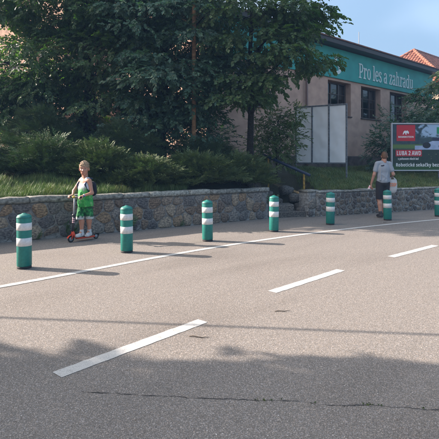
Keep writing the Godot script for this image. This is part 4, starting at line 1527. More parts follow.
func build_street_bits() -> void:
	var lp := thing("lamp_post", "rusty orange brown steel post rising through the trees", "lamp post", fw(-0.71, 13.05, 1.2))
	var rust := mat(lin(0.32, 0.175, 0.08), 0.8, tex.mottle, 1.4, 0.4)
	var st := begin(true)
	tube(st, [Vector3(0, -0.2, 0), Vector3(0, 3.0, 0), Vector3(0.02, 8.2, 0)], [0.062, 0.058, 0.05], 14)
	fin(st, "pole", rust, lp)
	st = begin(true)
	lathe(st, [Vector2(0.0, -0.1), Vector2(0.13, -0.1), Vector2(0.13, 0.5), Vector2(0.1, 0.62), Vector2(0.06, 0.66)], 14)
	fin(st, "concrete_foot", mat(lin(0.3, 0.3, 0.29), 0.95, tex.mottle, 2.0), lp)
	st = begin(true)
	tube(st, [Vector3(0.02, 8.1, 0), Vector3(0.03, 8.5, 0.15), Vector3(0.05, 8.7, 1.0)], [0.035, 0.03, 0.03], 8)
	fin(st, "arm", rust, lp)
	st = begin(true)
	box(st, Vector3(0.05, 8.68, 1.25), Vector3(0.22, 0.12, 0.6), 0.04)
	fin(st, "lamp_head", mat(lin(0.3, 0.3, 0.3), 0.5), lp)
	# overhead cable: above the frame, its shadow crosses the lane
	var h := 3.95
	var shift := h / 0.477
	var s0 := fw(-2.10, 4.50) + Vector3(SUN_DIR.x, 0, SUN_DIR.z) * shift
	var s1 := fw(1.887, 4.05) + Vector3(SUN_DIR.x, 0, SUN_DIR.z) * shift
	var dir := (s1 - s0).normalized()
	var p0 := s0 - dir * 10.0 + Vector3.UP * h
	var p1 := s0 + dir * 22.0 + Vector3.UP * h
	var cb := thing("overhead_cable", "black overhead cable crossing the street above the frame", "cable")
	st = begin(true)
	var pts := []
	for i in 33:
		var t := i / 32.0
		pts.append(p0.lerp(p1, t) + Vector3.DOWN * 0.35 * (0.17 - pow(t - 0.42, 2.0)))
	tube(st, pts, [0.022], 8)
	fin(st, "cable", mat(lin(0.03, 0.03, 0.03), 0.6), cb)
	for k in [[p0, "wooden cable pole beyond the unseen trees"], [p1, "wooden cable pole on the near side of the road"]]:
		var p: Vector3 = k[0]
		var o := thing("cable_pole", k[1], "pole", Vector3(p.x, 0, p.z), 0.0, "poles carrying the cable")
		st = begin(true)
		tube(st, [Vector3(0, -0.2, 0.12), Vector3(0, 4.45, 0.12)], [0.13, 0.09], 12)
		fin(st, "pole", mat(lin(0.14, 0.1, 0.07), 0.9, tex.bark, 1.0), o)
		st = begin(true)
		lathe(st, [Vector2(0.0, 3.85), Vector2(0.03, 3.85), Vector2(0.045, 3.9), Vector2(0.03, 3.95), Vector2(0.04, 3.99), Vector2(0.0, 4.03)], 10)
		fin(st, "insulator", mat(lin(0.5, 0.5, 0.48), 0.3), o)

# ---------------------------------------------------------------- figures: smooth fields of tapered capsules, meshed as surface nets

func cap(a: Vector3, b: Vector3, ra: float, rb: float) -> Array: return [0, a, b, ra, rb]
func ell(c: Vector3, r: Vector3, basis := Basis.IDENTITY) -> Array: return [1, c, r, basis]
func dent(c: Vector3, r: Vector3, basis := Basis.IDENTITY) -> Array: return [2, c, r, basis]

func net(out: Dictionary, prims: Array, cell: float, k: float, paint: Callable, cuts := [], place := Transform3D.IDENTITY) -> void:
	var lo := Vector3(1e9, 1e9, 1e9)
	var hi := -lo
	var boxes := []
	for p in prims:
		var a: Vector3
		var b: Vector3
		if p[0] == 0:
			var r: float = maxf(p[3], p[4])
			a = (p[1] as Vector3).min(p[2]) - Vector3.ONE * r
			b = (p[1] as Vector3).max(p[2]) + Vector3.ONE * r
		else:
			var q: Vector3 = p[2]
			var m: float = maxf(q.x, maxf(q.y, q.z))
			a = (p[1] as Vector3) - Vector3.ONE * m
			b = (p[1] as Vector3) + Vector3.ONE * m
		boxes.append([a, b])
		if p[0] < 2:
			lo = lo.min(a)
			hi = hi.max(b)
	lo -= Vector3.ONE * cell * 3.0
	hi += Vector3.ONE * cell * 3.0
	var nx := int((hi.x - lo.x) / cell) + 2
	var ny := int((hi.y - lo.y) / cell) + 2
	var nz := int((hi.z - lo.z) / cell) + 2
	var f := PackedFloat32Array()
	f.resize(nx * ny * nz)
	f.fill(9.0)
	var pad := k + cell * 2.5
	for n in prims.size():
		var p: Array = prims[n]
		var a: Vector3 = (boxes[n][0] - lo - Vector3.ONE * pad) / cell
		var b: Vector3 = (boxes[n][1] - lo + Vector3.ONE * pad) / cell
		var kind: int = p[0]
		var p1: Vector3 = p[1]
		var ba := Vector3.ZERO
		var inv := 0.0
		var ra := 0.0
		var dr := 0.0
		var rad := Vector3.ONE
		var turn := Basis.IDENTITY
		if kind == 0:
			ba = (p[2] as Vector3) - p1
			inv = 1.0 / maxf(ba.length_squared(), 1e-9)
			ra = p[3]
			dr = p[4] - p[3]
		else:
			rad = p[2]
			turn = (p[3] as Basis).transposed()
		for z in range(maxi(0, int(a.z)), mini(nz, int(b.z) + 2)):
			for y in range(maxi(0, int(a.y)), mini(ny, int(b.y) + 2)):
				var at := (z * ny + y) * nx
				for x in range(maxi(0, int(a.x)), mini(nx, int(b.x) + 2)):
					var q := lo + Vector3(x, y, z) * cell - p1
					var d := 0.0
					if kind == 0:
						var h := clampf(q.dot(ba) * inv, 0.0, 1.0)
						d = (q - ba * h).length() - ra - dr * h
					else:
						var e := turn * q
						var k0 := (e / rad).length()
						var k1 := (e / (rad * rad)).length()
						d = k0 * (k0 - 1.0) / maxf(k1, 1e-6)
					var o := f[at + x]
					if kind == 2:
						f[at + x] = maxf(o, -d) + maxf(0.004 - absf(o + d), 0.0) * 0.25
					else:
						var h2 := maxf(k - absf(o - d), 0.0) / k
						f[at + x] = minf(o, d) - h2 * h2 * k * 0.25
	for c in cuts:
		var cn: Vector3 = c[0]
		var cd: float = c[1]
		for z in nz:
			for y in ny:
				var at := (z * ny + y) * nx
				for x in nx:
					f[at + x] = maxf(f[at + x], cn.dot(lo + Vector3(x, y, z) * cell) - cd)
	var off := [0, 1, nx, nx + 1, nx * ny, nx * ny + 1, nx * ny + nx, nx * ny + nx + 1]
	var corner := [Vector3(0, 0, 0), Vector3(1, 0, 0), Vector3(0, 1, 0), Vector3(1, 1, 0), Vector3(0, 0, 1), Vector3(1, 0, 1), Vector3(0, 1, 1), Vector3(1, 1, 1)]
	var edges := [[0, 1], [2, 3], [4, 5], [6, 7], [0, 2], [1, 3], [4, 6], [5, 7], [0, 4], [1, 5], [2, 6], [3, 7]]
	var id := PackedInt32Array()
	id.resize(nx * ny * nz)
	id.fill(-1)
	var vs: PackedVector3Array = out.v
	var ns: PackedVector3Array = out.n
	var cs: PackedColorArray = out.c
	var ix: PackedInt32Array = out.i
	for z in nz - 1:
		for y in ny - 1:
			var at := (z * ny + y) * nx
			for x in nx - 1:
				var i := at + x
				if absf(f[i]) > cell * 2.2: continue
				var inside := 0
				for c in 8:
					if f[i + off[c]] < 0.0: inside += 1
				if inside == 0 or inside == 8: continue
				var sum := Vector3.ZERO
				var n := 0
				for e in edges:
					var fa := f[i + off[e[0]]]
					var fb := f[i + off[e[1]]]
					if (fa < 0.0) != (fb < 0.0):
						sum += (corner[e[0]] as Vector3).lerp(corner[e[1]], fa / (fa - fb))
						n += 1
				var local := sum / n
				var g := Vector3(f[i + 1] - f[i] + f[i + off[7]] - f[i + off[6]], f[i + nx] - f[i] + f[i + off[7]] - f[i + off[5]], f[i + off[4]] - f[i] + f[i + off[7]] - f[i + off[3]])
				var p := lo + (Vector3(x, y, z) + local) * cell
				id[i] = vs.size()
				vs.append(place * p)
				ns.append((place.basis * g).normalized())
				cs.append(paint.call(p))
	for z in range(1, nz - 1):
		for y in range(1, ny - 1):
			var at := (z * ny + y) * nx
			for x in range(1, nx - 1):
				var i := at + x
				if id[i] < 0 and absf(f[i]) > cell * 2.2: continue
				var s := f[i] < 0.0
				for ax in 3:
					var st: int = [1, nx, nx * ny][ax]
					if (f[i + st] < 0.0) == s: continue
					var u: int = [nx, nx * ny, 1][ax]
					var w: int = [nx * ny, 1, nx][ax]
					var q := [id[i], id[i - u], id[i - u - w], id[i - w]]
					if q.min() < 0: continue
					if s: ix.append_array(PackedInt32Array([q[0], q[2], q[1], q[0], q[3], q[2]]))
					else: ix.append_array(PackedInt32Array([q[0], q[1], q[2], q[0], q[2], q[3]]))
	out.v = vs
	out.n = ns
	out.c = cs
	out.i = ix

func fresh() -> Dictionary:
	return {"v": PackedVector3Array(), "n": PackedVector3Array(), "c": PackedColorArray(), "i": PackedInt32Array()}

func net_mesh(d: Dictionary) -> ArrayMesh:
	var arr := []
	arr.resize(Mesh.ARRAY_MAX)
	arr[Mesh.ARRAY_VERTEX] = d.v
	arr[Mesh.ARRAY_NORMAL] = d.n
	arr[Mesh.ARRAY_COLOR] = d.c
	arr[Mesh.ARRAY_INDEX] = d.i
	var m := ArrayMesh.new()
	m.add_surface_from_arrays(Mesh.PRIMITIVE_TRIANGLES, arr)
	return m

func plain_color(_p: Vector3) -> Color: return Color.WHITE

func cloth(rough := 0.85) -> StandardMaterial3D:
	var m := mat(Color.WHITE, rough, tex.fine, 4.0, 0.12)
	m.vertex_color_use_as_albedo = true
	return m

func skin_material() -> StandardMaterial3D:
	var m := mat(Color.WHITE, 0.5)
	m.vertex_color_use_as_albedo = true
	m.subsurf_scatter_enabled = true
	m.subsurf_scatter_strength = 0.12
	return m

func piece(called: String, prims: Array, cell: float, k: float, paint: Callable, m: Material, parent: Node3D, cuts := []) -> MeshInstance3D:
	var d := fresh()
	net(d, prims, cell, k, paint, cuts)
	return put(called, net_mesh(d), m, parent)

func hand(wrist: Vector3, along: Vector3, back: Vector3, thumb: float, curl: Array, s: float) -> Array:
	# along: from wrist to knuckles; back: out of the back of the hand; thumb: +1 or -1 along x = along x back
	var y := along.normalized()
	var z := (back - y * back.dot(y)).normalized()
	var x := y.cross(z) * thumb
	var out := []
	for i in 4:
		var off: float = [0.027, 0.009, -0.009, -0.026][i] * s
		out.append(cap(wrist + x * off * 0.45 + y * 0.005 * s, wrist + x * off + y * [0.088, 0.09, 0.086, 0.078][i] * s, 0.015 * s, 0.0115 * s))
		var p: Vector3 = wrist + x * off + y * [0.088, 0.09, 0.086, 0.078][i] * s
		var ang := 0.0
		for j in 3:
			ang += curl[j] * (1.0 + 0.06 * i)
			var q: Vector3 = p + (y * cos(ang) - z * sin(ang)) * [0.042, 0.026, 0.020][j] * [0.95, 1.05, 1.0, 0.8][i] * s
			out.append(cap(p, q, [0.0098, 0.009, 0.008][j] * s, [0.009, 0.008, 0.0068][j] * s))
			p = q
	var t := wrist + x * 0.022 * s + y * 0.02 * s - z * 0.006 * s
	var t1 := t + (x * 0.72 + y * 0.6 - z * 0.4).normalized() * 0.042 * s
	var t2: Vector3 = t1 + (x * 0.25 + y * 0.75 - z * (0.3 + 0.5 * curl[0])).normalized() * 0.034 * s
	var t3: Vector3 = t2 + (x * -0.1 + y * 0.8 - z * (0.3 + 0.7 * curl[0])).normalized() * 0.026 * s
	out.append(cap(t, t1, 0.015 * s, 0.0115 * s))
	out.append(cap(t1, t2, 0.0115 * s, 0.010 * s))
	out.append(cap(t2, t3, 0.010 * s, 0.008 * s))
	return out

func head_prims(s: float) -> Array:
	# origin at the middle of the head, face towards +z; s = 1 is a head 0.235 m tall
	return [ell(Vector3(0, 0.028, -0.012) * s, Vector3(0.076, 0.090, 0.094) * s), ell(Vector3(0, -0.045, 0.022) * s, Vector3(0.058, 0.068, 0.062) * s), ell(Vector3(0, -0.088, 0.048) * s, Vector3(0.026, 0.022, 0.024) * s),
		ell(Vector3(0.036, -0.022, 0.055) * s, Vector3(0.025, 0.024, 0.024) * s), ell(Vector3(-0.036, -0.022, 0.055) * s, Vector3(0.025, 0.024, 0.024) * s),
		cap(Vector3(0, 0.008, 0.080) * s, Vector3(0, -0.024, 0.098) * s, 0.007 * s, 0.011 * s), cap(Vector3(-0.012, -0.027, 0.086) * s, Vector3(0.012, -0.027, 0.086) * s, 0.007 * s, 0.007 * s),
		cap(Vector3(-0.017, -0.058, 0.078) * s, Vector3(0.017, -0.058, 0.078) * s, 0.008 * s, 0.008 * s),
		cap(Vector3(-0.045, 0.026, 0.072) * s, Vector3(0.045, 0.026, 0.072) * s, 0.010 * s, 0.010 * s),
		dent(Vector3(0.031, 0.006, 0.092) * s, Vector3(0.018, 0.011, 0.016) * s), dent(Vector3(-0.031, 0.006, 0.092) * s, Vector3(0.018, 0.011, 0.016) * s),
		ell(Vector3(0.078, -0.008, -0.008) * s, Vector3(0.010, 0.030, 0.020) * s, Basis(Vector3.UP, 0.35)), ell(Vector3(-0.078, -0.008, -0.008) * s, Vector3(0.010, 0.030, 0.020) * s, Basis(Vector3.UP, -0.35)),
		cap(Vector3(0, -0.06, -0.03) * s, Vector3(0, -0.15, -0.035) * s, 0.050 * s, 0.052 * s)]

# ---------------------------------------------------------------- the boy

const BOY_AT := Vector3(-2.54, 0.0, -8.90)
const HEADING := Vector3(-0.655, 0, 0.756)          # where the scooter points
const ACROSS := Vector3(0.756, 0, 0.655)            # along the handlebar
var dye := FastNoiseLite.new()

func boy_skin(p: Vector3) -> Color:
	var c := Color(0.44, 0.215, 0.14)
	return c * (1.0 + 0.06 * dye.get_noise_3dv(p * 8.0))

func boy_face(p: Vector3) -> Color:
	var c := boy_skin(p)
	for sx in [-1.0, 1.0]:
		var e := Vector3(p.x - 0.031 * sx, p.y - 0.006, 0)
		if p.z > 0.05 and Vector2(e.x, e.y * 1.7).length() < 0.0125:
			c = Color(0.5, 0.46, 0.43)
			if Vector2(e.x, e.y).length() < 0.0068: c = Color(0.03, 0.025, 0.02)
		if p.z > 0.05 and absf(e.x) < 0.019 and absf(p.y - 0.029 + absf(e.x) * 0.1) < 0.0045: c = Color(0.2, 0.12, 0.075)
	if p.z > 0.06 and absf(p.x) < 0.02 and absf(p.y + 0.058) < 0.006: c = Color(0.40, 0.13, 0.11)
	return c

func boy_hair(p: Vector3) -> Color:
	var v := dye.get_noise_3dv(Vector3(p.x * 60.0, p.y * 14.0, p.z * 60.0))
	return Color(0.30, 0.205, 0.125) * (1.0 + 0.4 * v)

func shirt_dye(p: Vector3) -> Color:
	# white yoke running into green, with darker splashes
	var v := dye.get_noise_3dv(p * 9.0)
	var drip := dye.get_noise_2d((p.x * 0.8 + p.z) * 40.0, p.y * 3.0)
	var k := smoothstep(1.02, 0.93, p.y + drip * 0.07)
	var c := Color(0.66, 0.70, 0.74).lerp(Color(0.05, 0.42, 0.085), k)
	if p.y < 0.93 and v > 0.18: c = c.lerp(Color(0.015, 0.22, 0.06), 0.75)
	if p.y < 0.90 and v < -0.28: c = c.lerp(Color(0.30, 0.62, 0.26), 0.6)
	return c

func shorts_dye(p: Vector3) -> Color:
	var v := dye.get_noise_3dv(p * 14.0 + Vector3(3, 1, 2))
	var c := Color(0.02, 0.25, 0.065).lerp(Color(0.012, 0.10, 0.04), smoothstep(-0.1, 0.3, v))
	if v < -0.25: c = Color(0.10, 0.42, 0.14)
	return c.lerp(Color(0.62, 0.65, 0.62), smoothstep(0.475, 0.445, p.y + v * 0.04))

func strands(parent: Node3D, m: Material, place: Transform3D, n: int, long: float, r: float, c: Color, tilt: float) -> void:
	# locks of hair lying over the cap of hair, combed forward and down
	var d := blank()
	rng.seed = 88
	for i in n:
		var dir := rand_dir()
		if -dir.y + tilt * dir.z > 0.12: continue
		var p := Vector3(0, 0.034, -0.014) + dir * Vector3(0.083, 0.095, 0.099)
		var t := (Vector3(rng.randf_range(-0.5, 0.5), -0.35, 0.6) + dir * 0.35 + rand_dir() * 0.35)
		t = (t - dir * t.dot(dir) * 0.75).normalized()
		var k := d.v.size() as int
		stalk(d, place * p, place * (p + t * long * rng.randf_range(0.6, 1.2)), r)
		var cs: PackedColorArray = d.c
		var f := rng.randf_range(0.65, 1.4)
		for e in range(k, cs.size()): cs[e] = c * f
		d.c = cs
	var arr := []
	arr.resize(Mesh.ARRAY_MAX)
	arr[Mesh.ARRAY_VERTEX] = d.v
	arr[Mesh.ARRAY_COLOR] = d.c
	arr[Mesh.ARRAY_INDEX] = d.i
	var mesh := ArrayMesh.new()
	mesh.add_surface_from_arrays(Mesh.PRIMITIVE_TRIANGLES, arr)
	put("hair", mesh, m, parent)

func build_boy() -> void:
	dye.seed = 6
	dye.frequency = 1.0
	dye.fractal_octaves = 3
	var o := thing("person", "boy in green and white sleeveless shirt and shorts standing on a scooter by the wall", "person", BOY_AT)
	var sl := Vector3(0.105, 1.125, 0.075)             # his left shoulder, on the right in the picture
	var sr := Vector3(-0.105, 1.125, -0.075)
	var el := Vector3(0.165, 0.905, 0.125)
	var er := Vector3(-0.235, 0.93, -0.085)
	var bar := Vector3(-0.145, 0.835, 0.165)
	var wl := bar + ACROSS * 0.165 - HEADING * 0.062 + Vector3.UP * 0.022
	var wr := bar - ACROSS * 0.165 - HEADING * 0.062 + Vector3.UP * 0.022
	var hl := ACROSS * 0.062 + Vector3(0.0, 0.76, -0.02)
	var hr := -ACROSS * 0.062 + Vector3(0.0, 0.76, -0.02)
	var kl := Vector3(0.068, 0.47, 0.0)
	var kr := Vector3(-0.055, 0.47, 0.055)
	var al := Vector3(0.07, 0.16, -0.045)
	var ar := Vector3(-0.05, 0.16, 0.045)
	var d := fresh()
	net(d, [cap(Vector3(0, 1.05, 0), Vector3(0, 1.22, 0.005), 0.052, 0.044), cap(sl * Vector3(0.7, 1, 0.7), sr * Vector3(0.7, 1, 0.7), 0.055, 0.055), ell(Vector3(0, 1.03, 0), Vector3(0.13, 0.13, 0.085), Basis(ACROSS, Vector3.UP, -HEADING * -1.0)), cap(Vector3(0, 0.95, 0), Vector3(0, 0.80, -0.01), 0.095, 0.10),
		cap(sl, el, 0.040, 0.030), cap(el, wl, 0.030, 0.021), cap(sr, er, 0.040, 0.030), cap(er, wr, 0.030, 0.021),
		cap(hl, kl, 0.072, 0.048), cap(hr, kr, 0.072, 0.048), cap(kl, kl.lerp(al, 0.35) + Vector3(0.0, 0, -0.012), 0.044, 0.046), cap(kl.lerp(al, 0.35) + Vector3(0, 0, -0.012), al, 0.046, 0.030),
		cap(kr, kr.lerp(ar, 0.35) + Vector3(0, 0, -0.012), 0.044, 0.046), cap(kr.lerp(ar, 0.35) + Vector3(0, 0, -0.012), ar, 0.046, 0.030), cap(al, al + Vector3(-0.03, -0.04, 0.07), 0.03, 0.026), cap(ar, ar + Vector3(-0.03, -0.04, 0.07), 0.03, 0.026)], 0.010, 0.03, boy_skin)
	net(d, hand(wl, HEADING + Vector3(0, -0.12, 0), Vector3.UP, -1.0, [0.95, 1.1, 0.8], 0.80), 0.004, 0.006, boy_skin)
	net(d, hand(wr, HEADING + Vector3(0, -0.12, 0), Vector3.UP, 1.0, [0.95, 1.1, 0.8], 0.80), 0.004, 0.006, boy_skin)
	var hp := Transform3D((Basis(Vector3.UP, 0.05) * Basis(Vector3.RIGHT, 0.05)).scaled(Vector3.ONE * 1.1), Vector3(-0.008, 1.352, 0.02))
	net(d, head_prims(1.0), 0.005, 0.018, boy_face, [], hp)
	put("body", net_mesh(d), skin_material(), o)
	# hair: a cap of short tousled tufts
	var hair := fresh()
	var hp2 := [ell(Vector3(0, 0.034, -0.014), Vector3(0.084, 0.096, 0.100))]
	rng.seed = 61
	for i in 130:
		var a := rng.randf() * TAU
		var e := rng.randf_range(0.25, 1.5)
		var dir := Vector3(cos(a) * cos(e), sin(e), sin(a) * cos(e))
		var p := Vector3(0, 0.034, -0.014) + dir * Vector3(0.080, 0.092, 0.096)
		hp2.append(cap(p, p + (dir * 0.4 + rand_dir() * 0.5 + Vector3(0, 0.1, 0.35)).normalized() * 0.020, 0.009, 0.003))
	net(hair, hp2, 0.005, 0.006, boy_hair, [[Vector3(0, -1, 0.62), 0.005]], hp)
	var hm := mat(Color.WHITE, 0.6)
	hm.vertex_color_use_as_albedo = true
	put("hair", net_mesh(hair), hm, o)
	strands(o, hm, hp, 900, 0.034, 0.0026, Color(0.34, 0.235, 0.145), 0.62)
	# sleeveless shirt, hanging loose over the shorts
	var turn := Basis(ACROSS, Vector3.UP, HEADING)
	piece("tank_top", [cap(sl * Vector3(0.66, 1, 0.66) + Vector3(0, 0.030, 0), Vector3(0.05, 1.0, 0.04), 0.040, 0.09), cap(sr * Vector3(0.66, 1, 0.66) + Vector3(0, 0.030, 0), Vector3(-0.05, 1.0, -0.04), 0.040, 0.09), ell(Vector3(0, 1.0, 0), Vector3(0.142, 0.12, 0.105), turn), ell(Vector3(0, 0.86, -0.01), Vector3(0.155, 0.20, 0.125), turn), ell(Vector3(0.0, 0.72, -0.012), Vector3(0.165, 0.18, 0.135), turn),
		cap(Vector3(-0.05, 0.9, 0.09), Vector3(-0.07, 0.66, 0.11), 0.02, 0.03), cap(Vector3(0.05, 0.9, 0.10), Vector3(0.05, 0.66, 0.13), 0.02, 0.03), cap(Vector3(0.12, 0.85, 0.03), Vector3(0.14, 0.66, 0.04), 0.02, 0.03),
		cap(sl * Vector3(0.5, 1, 0.5) + Vector3(0, 0.02, 0), sr * Vector3(0.5, 1, 0.5) + Vector3(0, 0.02, 0), 0.045, 0.045), dent(Vector3(-0.03, 1.215, 0.05), Vector3(0.045, 0.06, 0.05))], 0.009, 0.03, shirt_dye, cloth(), o, [[Vector3(0.1, -1, 0), -0.635]])
	piece("shorts", [cap(hl, Vector3(0.085, 0.43, -0.01), 0.084, 0.074), cap(hr, Vector3(-0.078, 0.43, 0.06), 0.084, 0.074), ell(Vector3(0, 0.74, -0.02), Vector3(0.135, 0.1, 0.11), turn), cap(Vector3(0.11, 0.55, 0.04), Vector3(0.125, 0.42, 0.04), 0.02, 0.026), cap(Vector3(-0.09, 0.55, 0.10), Vector3(-0.105, 0.42, 0.11), 0.02, 0.026)], 0.008, 0.012, shorts_dye, cloth(), o, [[Vector3(0, -1, 0), -0.405]])
	# white trainers and short socks
	var wht := cloth(0.6)
	for f in [[al, 0.25], [ar, -0.05]]:
		var a: Vector3 = f[0]
		var fd := Vector3(-0.30 + f[1], 0, 0.95).normalized()
		var toe := a + fd * 0.135
		piece("sock", [cap(a + Vector3(0, 0.035, 0), a + Vector3(0, -0.04, 0.005), 0.038, 0.041)], 0.006, 0.01, func(_p): return Color(0.7, 0.7, 0.7), wht, o)
		var side := fd.cross(Vector3.UP)
		piece("shoe", [cap(a + Vector3(0, -0.02, 0), a + Vector3(0, -0.045, 0) - fd * 0.02, 0.040, 0.040), cap(Vector3(a.x, 0.118, a.z), Vector3(toe.x, 0.112, toe.z), 0.042, 0.034), cap(Vector3(a.x, 0.105, a.z) + side * 0.014, Vector3(toe.x, 0.105, toe.z) + side * 0.014, 0.032, 0.03), cap(Vector3(a.x, 0.105, a.z) - side * 0.014, Vector3(toe.x, 0.105, toe.z) - side * 0.014, 0.032, 0.03)], 0.006, 0.02,
			func(p: Vector3): return Color(0.12, 0.13, 0.15) if dye.get_noise_3dv(p * 22.0) > 0.33 and p.y > 0.11 else Color(0.74, 0.74, 0.74), wht, o, [[Vector3(0, -1, 0), -0.086]])
	# wristband
	var b0 := el.lerp(wl, 0.80)
	var b1 := el.lerp(wl, 0.93)
	piece("wristband", [cap(b0, b1, 0.029, 0.027)], 0.005, 0.005, func(p: Vector3): return Color(0.10, 0.16, 0.5) if p.y < 0.868 else Color(0.72, 0.74, 0.78), cloth(), o, [[(b1 - b0).normalized(), (b1 - b0).normalized().dot(b1)], [(b0 - b1).normalized(), (b0 - b1).normalized().dot(b0)]])
	# small rucksack on his back
	var rs := thing("rucksack", "small dark navy rucksack on the boy's back", "bag", BOY_AT)
	var navy := cloth()
	var back := -HEADING
	piece("pouch", [ell(Vector3(0, 0.98, 0) + back * 0.165 + ACROSS * 0.01, Vector3(0.095, 0.135, 0.06), turn), ell(Vector3(0, 0.91, 0) + back * 0.18, Vector3(0.085, 0.08, 0.06), turn)], 0.009, 0.03, func(_p): return Color(0.012, 0.016, 0.035), navy, rs)
	for s in [sl, sr]:
		piece("strap", [cap(s * Vector3(0.72, 1, 0.72) + Vector3(0, 0.045, 0) + back * 0.09, s * Vector3(0.72, 1, 0.72) + Vector3(0, 0.055, 0), 0.012, 0.012), cap(s * Vector3(0.72, 1, 0.72) + Vector3(0, 0.055, 0), s * Vector3(0.85, 0, 0.85) + Vector3(0, 1.06, 0) + HEADING * 0.085, 0.012, 0.012), cap(s * Vector3(0.85, 0, 0.85) + Vector3(0, 1.06, 0) + HEADING * 0.085, s * Vector3(1.15, 0, 1.15) + Vector3(0, 0.93, 0) + HEADING * 0.04, 0.012, 0.01)], 0.006, 0.01, func(_p): return Color(0.03, 0.05, 0.11), navy, rs)

# ---------------------------------------------------------------- the scooter

func wheel(parent: Node3D, at: Vector3, axle: Vector3, r: float, tyre: Material, rim: Material) -> void:
	var w := Node3D.new()
	w.name = "wheel"
	parent.add_child(w, true)
	w.position = at
	w.basis = Basis(HEADING, axle, HEADING.cross(axle))
	var st := begin(true)
	lathe(st, [Vector2(r * 0.62, -0.012), Vector2(r * 0.9, -0.014), Vector2(r, -0.006), Vector2(r, 0.006), Vector2(r * 0.9, 0.014), Vector2(r * 0.62, 0.012)], 24)
	fin(st, "tyre", tyre, w)
	st = begin(true)
	lathe(st, [Vector2(0.0, -0.013), Vector2(r * 0.3, -0.013), Vector2(r * 0.35, -0.007), Vector2(r * 0.63, -0.009), Vector2(r * 0.63, 0.009), Vector2(r * 0.35, 0.007), Vector2(r * 0.3, 0.013), Vector2(0.0, 0.013)], 20)
	fin(st, "rim", rim, w)

func build_scooter() -> void:
	var o := thing("kick_scooter", "red kick scooter under the boy with black wheels and handlebar", "scooter", BOY_AT)
	var red := mat(lin(0.62, 0.055, 0.02), 0.35)
	var black := mat(lin(0.018, 0.018, 0.02), 0.45)
	var rubber := mat(lin(0.02, 0.02, 0.02), 0.85)
	var grey := mat(lin(0.3, 0.3, 0.32), 0.35)
	var turn := Basis(ACROSS, Vector3.UP, HEADING)
	var front := HEADING * 0.30 + Vector3(0.0, 0.062, 0)
	var rear := HEADING * -0.24 + Vector3(0, 0.055, 0)
	wheel(o, front, ACROSS, 0.062, rubber, grey)
	wheel(o, rear, ACROSS, 0.055, rubber, grey)
	var st := begin()
	box(st, Vector3(0, 0.064, 0) + HEADING * 0.0, Vector3(0.112, 0.028, 0.37), 0.008, turn)
	var deck := fin(st, "deck", red, o)
	st = begin()
	box(st, Vector3(0, 0.0805, 0) + HEADING * -0.01, Vector3(0.09, 0.004, 0.30), 0.001, turn)
	fin(st, "grip_tape", rubber, deck)
	st = begin(true)
	tube(st, [HEADING * 0.17 + Vector3(0, 0.066, 0), HEADING * 0.235 + Vector3(0, 0.12, 0), HEADING * 0.265 + Vector3(0, 0.20, 0)], [0.026, 0.028, 0.026], 10)
	fin(st, "neck", red, o)
	st = begin(true)
	for s in [-1.0, 1.0]:
		tube(st, [HEADING * 0.262 + Vector3(0, 0.185, 0) + ACROSS * 0.012 * s, HEADING * 0.272 + Vector3(0, 0.15, 0) + ACROSS * 0.026 * s, front + ACROSS * 0.026 * s], [0.013, 0.012, 0.011], 8)
	fin(st, "fork", red, o)
	# front mudguard, an arched plate over the wheel
	st = begin(true)
	var prev := []
	for i in 9:
		var a := -0.9 + 2.2 * i / 8.0
		var c := front + (HEADING * sin(a) + Vector3.UP * cos(a)) * 0.073
		var cur := [c - ACROSS * 0.022, c + ACROSS * 0.022]
		if prev:
			quad(st, prev[0], prev[1], cur[1], cur[0], c - front)
			quad(st, prev[0] - (c - front) * 0.05, prev[1] - (c - front) * 0.05, cur[1] - (c - front) * 0.05, cur[0] - (c - front) * 0.05, front - c)
		prev = cur
	fin(st, "mudguard", red, o)
	st = begin(true)
	prev = []
	for i in 7:
		var a := -1.5 + 1.7 * i / 6.0
		var c := rear + (HEADING * sin(a) + Vector3.UP * cos(a)) * 0.064
		var cur := [c - ACROSS * 0.02, c + ACROSS * 0.02]
		if prev:
			quad(st, prev[0], prev[1], cur[1], cur[0], c - rear)
			quad(st, prev[0] - (c - rear) * 0.05, prev[1] - (c - rear) * 0.05, cur[1] - (c - rear) * 0.05, cur[0] - (c - rear) * 0.05, rear - c)
		prev = cur
	fin(st, "brake", black, o)
	var bar := Vector3(-0.145, 0.835, 0.165)
	var foot := HEADING * 0.262 + Vector3(0, 0.17, 0)
	st = begin(true)
	tube(st, [foot, foot.lerp(bar, 0.5)], [0.021, 0.021], 12)
	fin(st, "stem", black, o)
	st = begin(true)
	tube(st, [foot.lerp(bar, 0.48), bar], [0.016, 0.016], 12)
	fin(st, "stem", grey, o)
	st = begin(true)
	tube(st, [foot.lerp(bar, 0.45), foot.lerp(bar, 0.52)], [0.027, 0.027], 12)
	fin(st, "clamp", black, o)
	# striped sticker tube on the stem
	for k in 3:
		st = begin(true)
		tube(st, [foot.lerp(bar, 0.28 + 0.05 * k), foot.lerp(bar, 0.31 + 0.05 * k)], [0.0225, 0.0225], 12)
		fin(st, "sticker", mat(lin(0.65, 0.35, 0.38), 0.5), o)
	st = begin(true)
	tube(st, [bar - ACROSS * 0.20, bar + ACROSS * 0.20], [0.013], 10)
	fin(st, "handlebar", black, o)
	for s in [-1.0, 1.0]:
		st = begin(true)
		tube(st, [bar + ACROSS * 0.105 * s, bar + ACROSS * 0.215 * s], [0.0165, 0.0175], 10)
		fin(st, "grip", rubber, o)
	st = begin(true)
	lump(st, bar + Vector3(0, 0.0, 0) + HEADING * 0.02, Vector3(0.028, 0.02, 0.024), rng)
	fin(st, "bell", mat(lin(0.55, 0.42, 0.06), 0.4), o)

# ---------------------------------------------------------------- the man

const MAN_AT := Vector3(4.29, 0.0, -12.5)

